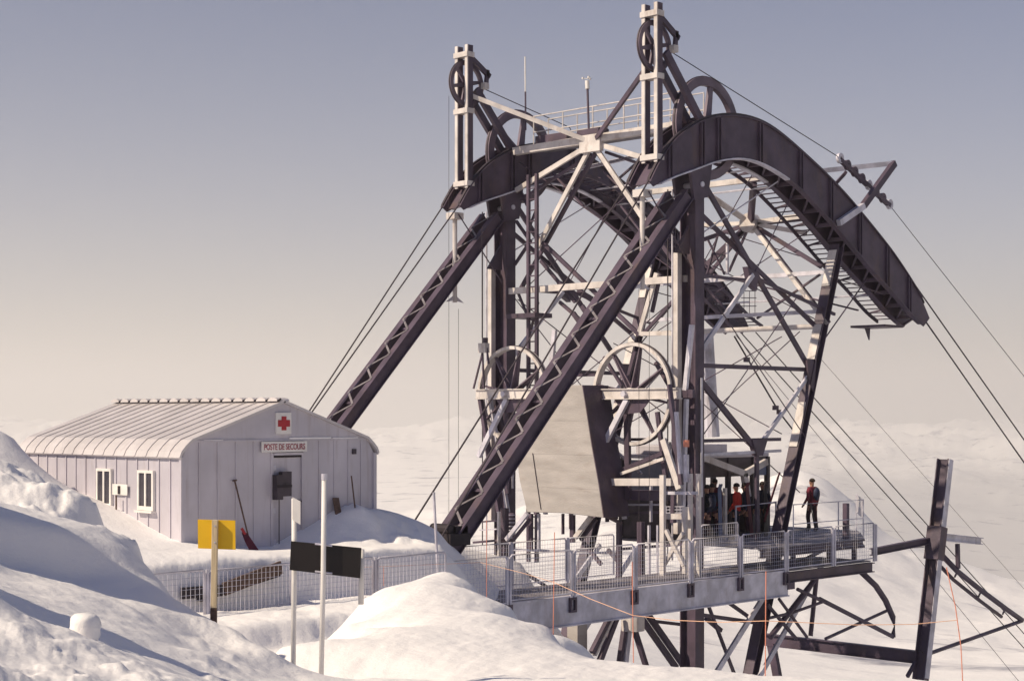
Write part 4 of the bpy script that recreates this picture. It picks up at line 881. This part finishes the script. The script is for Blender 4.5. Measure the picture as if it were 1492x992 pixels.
for i in range(7): MB().bar(XPl(739, 750+i*5.5, 36.9), XPl(751, 750+i*5.5, 36.9), .03, .03, (1, 0, 0)).build('grid_bar', 'galv', pl)
MB().bar(XPl(1000, 702, 36.8), XPl(1000, 662, 36.8), .1, .12, (1, 0, 0)).build('lamp_post', 'galv', st)
MB().cyl(XPl(1000, 651, 36.75), XPl(1000, 641, 36.75), .09, 10).build('orange_lamp', 'orange', st)
o = MB()
for i in range(6): o.tube([XPl(971+i*5, 738, 37.2), XPl(971+i*5, 752, 37.2)], .012, 4)
for j in range(4): o.tube([XPl(970, 738+j*4.5, 37.2), XPl(997, 738+j*4.5, 37.2)], .012, 4)
o.build('gate_mesh', 'galv', st)
for i in range(7):
    MB().bb((37.0+.0*i, 31.0+.0*i, -4.6), (37.0, 31, -4.6)) if False else None
# side gate of wire mesh by the column
gt = thing('mesh_gate', (38.2, 29.6, zw), 'wire mesh gate beside the dark near column on the walkway', 'gate')
frame_bay((37.7, 29.4, 0), (39.6, 29.4, 0), zw+.05, zw+1.35, gt)

# ------------------------------------------------------------------ docked cabin
cbn = thing('cable_car', (41.7, 32.7, -3.9), 'dark cable car cabin docked behind the near column', 'cable car')
x0, x1, y0_, y1_ = 39.5, 44.2, 31.7, 33.9; zf, zt = -3.95, -1.45
MB().bb((x0, y0_, zf-.1), (x1, y1_, zf+.05)).build('floor', 'cabin', cbn, bevel=.03)
MB().bb((x0-.05, y0_-.05, zt), (x1+.05, y1_+.05, zt+.12)).build('roof', 'hutmetal', cbn, bevel=.03)
MB().bb((x0+.2, y0_+.4, zt+.121), (x1-1.6, y1_-.4, zt+.42)).build('roof_box', 'hutmetal', cbn, bevel=.03)
for (xa, ya) in ((x0, y0_), (x1, y0_), (x0, y1_), (x1, y1_), (x0+1.3, y0_), (x0+2.6, y0_), (x0+3.9, y0_), (x0+2.6, y1_)):
    MB().bb((xa-.07, ya-.07, zf+.05), (xa+.07, ya+.07, zt)).build('pillar', 'cabin', cbn)
MB().bb((x0, y1_-.03, zf+.05), (x1, y1_+.03, zf+1.25)).build('side_panel', 'cabin', cbn)
MB().bb((x0-.03, y0_+.07, zf+.05), (x0+.03, y1_-.07, zf+1.25)).build('end_panel', 'cabin', cbn)
MB().bb((x1-.03, y0_+.07, zf+.05), (x1+.03, y1_-.07, zf+1.25)).build('end_panel', 'cabin', cbn)
MB().bb((x0+.07, y0_-.03, zf+.05), (x0+1.25, y0_+.03, zf+1.15)).build('side_panel', 'cabin', cbn)
MB().bb((x0+.07, y0_-.03, zf+1.9), (x1-.07, y0_+.03, zt)).build('header', 'cabin', cbn)
MB().bb((x0-.012, y0_+.1, zf+1.27), (x0+.012, y1_-.1, zt-.05)).build('window', 'hazyglass', cbn)
MB().bb((x0+3.98, y0_-.02, zf+1.9), (x1-.08, y0_-.031, zt-.1)).build('window', 'ski', cbn)
MB().bar((38.7, 31.3, -1.0), (42.4, 31.3, -1.95), .14, .2).bar((42.4, 31.3, -1.95), (42.6, 31.3, -2.7), .14, .22).bar((42.4, 31.3, -1.97), (43.6, 31.3, -1.6), .14, .2).build('hanger_arm', 'litsteel', cbn)
MB().bb((40.9, 30.9, -2.35), (41.0, 31.0, zu)).build('door_post', 'litsteel', cbn)
MB().tube([(40.9, 30.5, zu), (40.9, 30.5, -2.9), (43.0, 30.5, -2.85), (43.0, 30.5, zu)], .035, 8).build('handrail', 'galv', cbn)

# ------------------------------------------------------------------ right hand guide gantry
gg = thing('guide_gantry', (51, 30, -9), 'leaning dark guide post with curved arm at the right of the tower', 'gantry')
ptop, pbot = YP(1377, 669, 30), YP(1341, 990, 30)
MB().isec(ptop, pbot, .46, .34, (0, 1, 0), .04, .04).build('post', 'steel', gg)
MB().bar(lerp(ptop, pbot, 0)+V((0, -.245, 0)), lerp(ptop, pbot, .99)+V((0, -.245, 0)), .02, .30).build('bounce_lit_face', 'galv', gg)  # paler sheet stands in for snow light bouncing onto this face
jc = lerp(ptop, pbot, .36)
MB().bar(YP(1296, 800, 30.5)+V((0, 0, .0)), YP(1345, 796, 30.5), .16, .05, (0, 1, 0)).build('snow_cap', 'snow', gg, bevel=.02)
MB().bar(lerp(ptop, pbot, .31), lerp(ptop, pbot, .46), .56, .44).build('splice', 'steel', gg)
MB().isec(YP(1270, 804, 30.5), jc+V((0, .2, -.1)), .24, .2, (0, 0, 1)).build('beam', 'steel', gg)
MB().isec(jc+V((0, 0, .05)), YP(1429, 788, 30), .26, .22, (0, 0, 1)).build('beam', 'galv', gg)
MB().bar(YP(1395, 792, 30), YP(1396, 828, 30), .12, .14).build('hanger', 'steel', gg)
c_ = [(1372, 808), (1395, 832), (1430, 860), (1465, 886), (1489, 903)]
MB().tube([YP(a, b, 30.1) for a, b in c_], .10, 8).build('curved_arm', 'steel', gg, True)
MB().tube([YP(a-6, b+12, 30.5) for a, b in c_[:4]], .07, 8).build('curved_rail', 'steel', gg, True)
for a, b in c_[1:4]: MB().bar(YP(a, b, 30.1), YP(a-4, b+8, 30.5), .06, .06).build('tie', 'steel', gg)
MB().tube([YP(1350, 953, 30), YP(1489, 904, 30.1)], .075, 8).build('strut', 'steel', gg)
e0 = YP(1346, 958, 30.0); MB().isec(e0, V((e0.x, 37.0, e0.z)), .44, .26, (0, 0, 1)).build('low_beam', 'steel', gg)
MB().bar(XPl(1124, 938, e0.x)+V((0, 0, 0)), XPl(1140, 985, e0.x)+V((0, 0, -1)), .2, .3, (1, 0, 0)).build('prop', 'steel', gg)
MB().bar(YP(1322, 985, 30.2), YP(1342, 950, 30.2), .1, .12).build('prop', 'steel', gg)
gd = thing('guide_loop', (45, 30, -6), 'bowed steel guide with cross bracing hung under the raised deck', 'guide')
gp = [(1254, 832), (1276, 853), (1290, 874), (1301, 899), (1304, 912), (1301, 927)]
MB().tube([YP(a, b, 29.6) for a, b in gp], .10, 8).build('bow', 'steel', gd, True)
for (a, b, r_) in (((1194, 872), (1301, 927), .075), ((1203, 930), (1297, 887), .055), ((1190, 838), (1181, 926), .075), ((1192, 838), (1122, 928), .09), ((1135, 872), (1176, 928), .05), ((1118, 880), (1160, 930), .06), ((1152, 893), (1200, 876), .05), ((1162, 858), (1196, 874), .06), ((1120, 900), (1152, 893), .05)):
    MB().tube([YP(*a, 29.6+jit()*4), YP(*b, 29.6+jit()*4)], r_, 8).build('brace', 'steel', gd)

# foundation steel showing under the walkway
fd = thing('under_frame', (37, 31, -7), 'splayed steel struts under the walkway beside the near column', 'strut frame')
for a, b, w_, m_ in (((862, 950), (890, 895), .13, 'steel'), ((874, 962), (900, 895), .15, 'steel'), ((866, 954), (893, 898), .08, 'litsteel'), ((902, 970), (912, 900), .14, 'steel'), ((910, 970), (918, 900), .16, 'galv'), ((924, 915), (942, 972), .13, 'steel'),
                  ((931, 895), (985, 972), .16, 'steel'), ((944, 895), (998, 972), .16, 'steel'), ((948, 904), (990, 909), .10, 'steel'), ((1029, 900), (1050, 918), .12, 'steel')):
    MB().bar(YP(*a, 31.5+jit()*6), YP(*b, 31.5+jit()*6), .14, w_).build('strut', m_, fd)
MB().cyl(YP(922, 895, 31.4), YP(922, 918, 31.4), .35, 12).build('node', 'litsteel', fd)
MB().bar(YP(841, 900, 32), YP(841, 950, 32), .4, .42).build('pillar', 'concrete', fd)
bt = thing('leg_bearing', (28.5, 30.3, -3.4), 'dark foot bearing where the near sloping leg meets the snow', 'bearing')
c = YP(655, 776, 30.3)
MB().box(c+V((0, 0, -.15)), (.7, .8, .3)).build('base', 'dark', bt); MB().cyl(c+V((-.2, -.3, .1)), c+V((-.2, .4, .1)), .14, 10).build('pin', 'dark', bt); MB().box(c+V((.1, 0, .08)), (.5, .6, .2)).build('shoe', 'dark', bt)

# ------------------------------------------------------------------ cables
def cable(pts, r, label, group=None, m='cable', sag=0.0):
    pts = [V(p) for p in pts]
    if len(pts) == 2: pts = [lerp(pts[0], pts[1], i/12)+V((0, 0, -sag*math.sin(math.pi*i/12))) for i in range(13)]
    tag(MB().tube(pts, r, 6).build('cable', m), label, 'cable', group)
def ext(p, q, k): return lerp(p, q, k)
for y0, nm, ends in ((30.0, 'near', ((605, 757), (653, 765))), (37.8, 'far', ((455, 592), (461, 591)))):
    g_ = 'track cables to the anchor side'
    for dy, e, wd in ((.80, ends[0], 'left'), (.03, ends[1], 'right')):
        a = V((36.2, y0+dy, 6.62)); b = YP(*e, y0+dy)
        cable([a, ext(a, b, 1.06 if nm == 'near' else 1.25)], .026, f'{wd} hand track cable sloping down from the mouth of the {nm} saddle', g_)
a = YP(1319, 395, 30.8); cable([a, ext(a, YP(1492, 633, 30.8), 6)], .026, 'thick track cable leaving the near saddle highest on its falling side', 'track cables to the valley', sag=.4)
a = YP(1350, 470, 30.03); cable([a, ext(a, YP(1492, 666, 30.03), 6)], .026, 'thick track cable leaving the tip of the near saddle', 'track cables to the valley', sag=.4)
a = YP(1346, 466, 30.4); cable([a, ext(a, YP(1489, 668, 30.4), 6)], .012, 'thin rope running close beside the cable from the near saddle tip', 'haul ropes')
a = YP(1300, 304, 30.3); cable([a, ext(a, YP(1492, 548, 30.3), 6)], .012, 'thin rope falling right from the roller train on the bracket', 'haul ropes')
a = V((37.42, 30.3, 10.5)); cable([a, YP(1225, 231, 30.3)], .016, 'rope from the near rope wheel down to the roller train', 'haul ropes')
a = V((37.42, 38.1, 10.5)); cable([a, YP(830, 186, 37.9), V((42.2, 38.1, 8.9))], .016, 'rope from the far rope wheel toward the far saddle crown', 'haul ropes')
a = YP(1080, 485, 37.9); cable([a, ext(a, YP(1363, 800, 37.9), 4)], .024, 'left track cable falling from the far saddle past the guide post', 'track cables to the valley')
a = YP(1101, 484, 38.5); cable([a, ext(a, YP(1372, 788, 38.5), 4)], .024, 'right track cable falling from the far saddle past the guide post', 'track cables to the valley')
a = YP(1165, 580, 37.2); cable([YP(1072, 488, 37.2), ext(a, YP(1330, 790, 37.2), 3)], .012, 'lowest thin rope under the far saddle cables', 'haul ropes')
a = YP(1203, 532, 38.1); cable([YP(1180, 505, 38.1), ext(a, YP(1492, 858, 38.1), 3)], .009, 'very thin rope crossing behind the guide post top', 'haul ropes')
cr_ = thing('hook_rope', YP(1072, 490, 34), 'short dark rope with small hooks inside the right frame', 'rope')
MB().tube([YP(1070, 490, 34), YP(1135, 600, 34), YP(1156, 627, 34)], .03, 6).build('line', 'cable', cr_)
for p in ((1088, 524), (1130, 594), (1136, 600)): MB().box(YP(*p, 34), (.22, .12, .16)).build('hook', 'steel', cr_)
for p, q, y, lb in (((654, 140), (654, 780), 38.1, 'pale hanging line dropping from the left rim of the far rope wheel'), ((668, 450), (668, 790), 38.22, 'thin line hanging from the finned rod under the far saddle'),
                 ((702, 330), (702, 492), 37.0, 'thin line dropping to the cap of the rope fitting'), ((946, 420), (946, 800), 30.42, 'thin line hanging from the finned rod under the near saddle'), ((931, 420), (931, 790), 31.0, 'faint thin line just left of the near hanging line')):
    cable([YP(*p, y), YP(*q, y)], .007, lb, 'hanging lines')
# ------------------------------------------------------------------ mast and wind gauge
an = thing('antenna', (39.4, 37.0, 8.7), 'thin white whip antenna above the far saddle', 'antenna')
t_, m_, b_ = XPl(765, 83, 39.4), XPl(765.5, 134, 39.4), XPl(766, 190, 39.4)
MB().tube([m_, t_], .024, 6).build('whip', 'white', an); MB().tube([b_, m_], .03, 6).build('mount', 'steel', an)
wg = thing('wind_gauge', (39, 34.4, 8.8), 'dark pole with a white wind gauge on the top gallery', 'wind gauge')
MB().tube([XPl(858, 192, 38.9), XPl(856, 129, 38.9)], .036, 8).build('pole', 'steel', wg)
MB().cyl(XPl(856, 130, 38.9), XPl(855.5, 118, 38.9), .07, 10).build('body', 'white', wg)
for k in range(3):
    t = k*2.1; c = XPl(855.5, 115, 38.9); e = c+V((math.cos(t)*.14, math.sin(t)*.14, .02))
    MB().tube([c, e], .012, 5).build('arm', 'white', wg); MB().cyl(e-V((0, 0, .03)), e+V((0, 0, .03)), .035, 8).build('cup', 'white', wg)

# ------------------------------------------------------------------ orange poles and rope
poles = [((709, 758), (709, 880), 28.5, 'slim orange pole on the mound nearest the fence end'), ((808, 775), (806, 925), 22.9, 'slim orange pole holding the rope at its lowest corner by the walkway'),
         ((921, 818), (923, 972), 20.9, 'slim orange pole in front of the walkway splayed struts'), ((1116, 832), (1115, 990), 20.0, 'slim orange pole left of the bowed guide'), ((1379, 826), (1403, 1000), 20.2, 'bent orange pole right of the leaning guide post')]
for a, b, d_, lb in poles:
    mid = [(a[0]+(b[0]-a[0])*t+(6*math.sin(math.pi*t) if a[0] > 1300 else 0), a[1]+(b[1]-a[1])*t) for t in (0, .33, .66, 1)]
    tag(MB().tube([DP(p[0], p[1], d_) for p in mid], .0062, 6).build('marker_pole', 'orange'), lb, 'pole', 'orange marker poles')
rp = [((525, 826), 34.4), ((632, 822), 36.0), ((700, 819), 36.6), ((760, 834), 30), ((807, 848), 22.9), ((860, 872), 21.6), ((922, 896), 20.85), ((980, 903), 20.6), ((1050, 906), 20.3), ((1116, 904), 19.95), ((1250, 910), 20.0), ((1330, 909), 20.1), ((1394, 903), 20.15)]
pts = [DP(p[0], p[1], d_) for p, d_ in rp]
tag(MB().tube(pts, .0045, 6).build('rope', 'rope'), 'thin orange rope strung between the marker poles along the snow edge', 'rope')
for p, d_ in (((559, 845), 34.8),):
    tag(MB().tube([DP(p[0], 826, d_), DP(p[0], 853, d_)], .006, 6).build('rope_tail', 'orange'), 'short orange rope end hanging in front of the mesh fence', 'rope')

# ------------------------------------------------------------------ people
def person(loc, facing, label, jacket, trousers, pose='stand', h=1.74, backpack=None, lean=0.0, hair='hair'):
    """one skinned figure; facing is the heading the chest points to"""
    root = thing('person', loc, label, 'person')
    s = h/1.74
    J = {'pel': (0, 0, .95), 'waist': (.0, 0, 1.08), 'chest': (.02, 0, 1.30), 'neck': (.01, 0, 1.47), 'head0': (.025, 0, 1.56), 'head1': (.03, 0, 1.66), 'crown': (.02, 0, 1.72)}
    for sd, sg in (('l', 1), ('r', -1)):
        sw = .05*sg if pose == 'stand' else .0
        J['hip'+sd] = (0, .10*sg, .90); J['kn'+sd] = (.04+sw, .12*sg, .49); J['an'+sd] = (-.03+sw, .13*sg, .09); J['toe'+sd] = (.13+sw, .15*sg, .035); J['heel'+sd] = (-.07+sw, .13*sg, .04)
        J['sh'+sd] = (0, .185*sg, 1.40); J['el'+sd] = (-.03, .25*sg, 1.12)
        J['wr'+sd] = (.14, .25*sg, .90) if sg > 0 else (.05, .27*sg, .86)
        w_ = V(J['wr'+sd]); e_ = V(J['el'+sd]); dr = (w_-e_).normalized()
        J['palm'+sd] = tuple(w_+dr*.07)
        for k in range(4):
            J[f'f{k}a'+sd] = tuple(w_+dr*.12+V((.018*(k-1.5), 0, 0))); J[f'f{k}b'+sd] = tuple(w_+dr*(.165-.008*abs(k-1.5))+V((.02*(k-1.5), -.012*sg, 0)))
        J['tha'+sd] = tuple(w_+dr*.05+V((.04, -.01*sg, 0))); J['thb'+sd] = tuple(w_+dr*.10+V((.055, -.015*sg, 0)))
    R = {'pel': (.15, .12), 'waist': (.145, .11), 'chest': (.175, .125), 'neck': (.06, .06), 'head0': (.075, .085), 'head1': (.082, .095), 'crown': (.05, .06)}
    E = [('pel', 'waist'), ('waist', 'chest'), ('chest', 'neck'), ('neck', 'head0'), ('head0', 'head1'), ('head1', 'crown')]
    for sd in 'lr':
        E += [('pel', 'hip'+sd), ('hip'+sd, 'kn'+sd), ('kn'+sd, 'an'+sd), ('an'+sd, 'toe'+sd), ('an'+sd, 'heel'+sd), ('chest', 'sh'+sd), ('sh'+sd, 'el'+sd), ('el'+sd, 'wr'+sd), ('wr'+sd, 'palm'+sd), ('palm'+sd, 'tha'+sd), ('tha'+sd, 'thb'+sd)]
        R.update({'hip'+sd: (.105, .105), 'kn'+sd: (.075, .075), 'an'+sd: (.055, .06), 'toe'+sd: (.05, .04), 'heel'+sd: (.045, .045), 'sh'+sd: (.08, .08), 'el'+sd: (.058, .058), 'wr'+sd: (.042, .042), 'palm'+sd: (.042, .022), 'tha'+sd: (.012, .012), 'thb'+sd: (.009, .009)})
        for k in range(4):
            E += [('palm'+sd, f'f{k}a'+sd), (f'f{k}a'+sd, f'f{k}b'+sd)]; R.update({f'f{k}a'+sd: (.010, .010), f'f{k}b'+sd: (.008, .008)})
    names = list(J); idx = {n: i for i, n in enumerate(names)}
    me = D.meshes.new('body'); me.from_pydata([V(J[n])*s for n in names], [(idx[a], idx[b]) for a, b in E], [])
    o = D.objects.new('body', me); COL.objects.link(o)
    o.modifiers.new('skin', 'SKIN'); sv = me.skin_vertices[0].data
    for n in names: sv[idx[n]].radius = (R[n][0]*s, R[n][1]*s)
    sv[idx['pel']].use_root = True
    ss = o.modifiers.new('sub', 'SUBSURF'); ss.levels = 1; ss.render_levels = 1
    bpy.context.view_layer.update()
    nm = D.meshes.new_from_object(o.evaluated_get(bpy.context.evaluated_depsgraph_get()))
    COL.objects.unlink(o); D.objects.remove(o)
    for k in (jacket, trousers, 'skin', 'boot'): nm.materials.append(M[k])
    wl, wr_ = V(J['wrl'])*s, V(J['wrr'])*s
    for p in nm.polygons:
        c = p.center; p.use_smooth = True
        z = c.z/s
        if z > 1.48: p.material_index = 2
        elif min((c-wl).dot((V(J['palml'])*s-wl).normalized()), 9) > -.01 and (c-wl).length < .25*s or (c-wr_).dot((V(J['palmr'])*s-wr_).normalized()) > -.01 and (c-wr_).length < .25*s: p.material_index = 2
        elif z < .22: p.material_index = 3
        elif z < .90 and abs(c.y) < .21*s: p.material_index = 1
        else: p.material_index = 0
    T = Matrix.Translation(loc) @ Matrix.Rotation(facing, 4, 'Z') @ Matrix.Rotation(lean, 4, 'Y')
    nm.transform(T); b = D.objects.new('body', nm); COL.objects.link(b); b.parent = root; b.matrix_parent_inverse = Matrix.Translation(-V(loc))
    def put(mb, name, m, sm=True):
        mb.v = [tuple(T @ (V(p)*s)) for p in mb.v]; return mb.build(name, m, root, sm)
    def ell(c, r, zmin=-2, k=12, n=8):
        mb = MB(); c = V(c)
        for j in range(n+1):
            ph = -math.pi/2+math.pi*j/n; 
            for i in range(k):
                t = 2*math.pi*i/k; q = V((math.cos(t)*math.cos(ph), math.sin(t)*math.cos(ph), max(zmin, math.sin(ph)))); mb.v.append(tuple(c+V((q.x*r[0], q.y*r[1], q.z*r[2]))))
        mb.f = [(j*k+i, j*k+(i+1) % k, (j+1)*k+(i+1) % k, (j+1)*k+i) for j in range(n) for i in range(k)]
        return mb
    put(ell((.005, 0, 1.665), (.108, .092, .09), -.35), 'hair', hair)
    put(ell((.118, 0, 1.60), (.018, .013, .022)), 'nose', 'skin')
    for sg in (-1, 1):
        put(ell((.105, .032*sg, 1.625), (.012, .012, .008)), 'eye', 'dark'); put(ell((.02, .088*sg, 1.605), (.022, .012, .032)), 'ear', 'skin')
    put(ell((.104, 0, 1.562), (.010, .026, .006)), 'mouth', 'darkred')
    if backpack:
        put(ell((-.19, 0, 1.24), (.085, .14, .22)), 'backpack', backpack)
        put(MB().tube([(-.08, .11, 1.42), (.09, .12, 1.46), (.15, .12, 1.30), (.02, .16, 1.08)], .018, 6).tube([(-.08, -.11, 1.42), (.09, -.12, 1.46), (.15, -.12, 1.30), (.02, -.16, 1.08)], .018, 6), 'strap', 'dark')
    return root
HEAD = lambda px: math.atan2(-CA*px[0]+SA*px[1], SA*px[0]+CA*px[1])
left_dir = math.atan2(CA, -SA); away = A
person((46.2, 31.3, zu), left_dir-.9, 'standing man in maroon jacket and plum trousers with a dark backpack', 'jacket_red', 'trousers', backpack='blue')
person((40.0, 30.9, zu), left_dir+.3, 'skier in dark navy jacket with head near the column edge', 'jacket_dark', 'trousers', pose='q', backpack='blue')
person((41.55, 30.95, zu), left_dir-.5, 'skier in bright red jacket waiting at the cabin door', 'jacket_bright', 'jacket_dark', pose='q')
person((43.05, 31.05, zu), away+2.6, 'skier in dark clothes beside the upright skis at the raking leg', 'jacket_dark', 'boot', pose='q')
person((40.75, 31.3, zu), away-.4, 'skier in dark trousers standing half hidden behind the red jacket', 'jacket_dark', 'trousers', pose='q')
person((40.5, 32.4, -3.9), left_dir+.9, 'skier inside the cabin behind the left window gap', 'jacket_dark', 'boot', pose='q', h=1.80, lean=.05)
person((41.2, 32.1, -3.9), away+2.2, 'skier inside the cabin half covered by the red jacket', 'blue', 'jacket_dark', pose='q', h=1.70, lean=-.04)
person((42.2, 32.3, -3.9), left_dir-1.2, 'skier in maroon inside the cabin under the white hanger arm', 'jacket_red', 'boot', pose='q', h=1.76)
person((42.45, 31.15, zu), left_dir+.2, 'skier in blue nylon jacket between the red jacket and the raking leg', 'blue', 'trousers', h=1.72, lean=.08)
person((39.45, 31.0, zu), away+3.6, 'skier partly hidden by the dark near column', 'jacket_dark', 'trousers', pose='q', h=1.68, backpack='darkred')
sk = thing('skis', (43.4, 30.7, zu), 'pair of upright skis held beside the raking leg', 'skis')
for k, dy in enumerate((0, .10)):
    a, b = YP(1124, 726, 30.6+dy), YP(1134, 694, 30.6+dy)
    a = lerp(b, a, 2.05)
    MB().bar(a, b, .02, .085, (0, 1, 0)).bar(b, b+V((.03, -.04, .14)), .02, .07, (0, 1, 0)).build('ski', 'ski' if k else 'darkred', sk)
for (x_, y_, tx, lb, m_) in ((40.25, 30.62, .10, 'upright skis leaning beside the navy skier nearest the column', 'ski'), (41.95, 30.68, -.12, 'dark red upright skis beside the bright red jacket', 'darkred'), (42.75, 30.75, .16, 'steeply tilted dark skis left of the raking leg', 'boot')):
    k_ = thing('skis', (x_, y_, zu), lb, 'skis', 'skis held upright on the raised deck')
    for j_ in range(2):
        a_ = V((x_+.09*j_, y_, zu)); b_ = a_+V((tx, .12, 1.62))
        MB().bar(a_, b_, .02, .08, (0, 1, 0)).bar(b_, b_+V((.03, -.04, .14)), .02, .07, (0, 1, 0)).build('ski', m_, k_)
pk = thing('ski_poles', (45.5, 30.8, zu), 'ski pole pair hanging from the hand of the man in maroon', 'ski poles')
for k in range(2): MB().tube([(45.72+.05*k, 31.05, zu+.9), (45.78+.1*k, 30.9, zu+.02)], .014, 6).build('pole', 'boot', pk)

# ------------------------------------------------------------------ haze
hz = MB().bb((-800, -7500, -1050), (16500, 16500, 330)).build('haze', 'dark'); hz.data.materials.clear()
hm = D.materials.new('haze'); hm.use_nodes = True; hn = hm.node_tree; hn.nodes.clear()
ho = hn.nodes.new('ShaderNodeOutputMaterial'); hv = hn.nodes.new('ShaderNodeVolumePrincipled')
hv.inputs['Color'].default_value = (0.88, 0.87, 0.85, 1); hv.inputs['Density'].default_value = 1.9e-4; hv.inputs['Anisotropy'].default_value = 0.2
hn.links.new(hv.outputs[0], ho.inputs['Volume']); hz.data.materials.append(hm); hz['kind'] = 'stuff'; hz['label'] = 'pale mountain haze filling the valleys'; hz['category'] = 'haze'
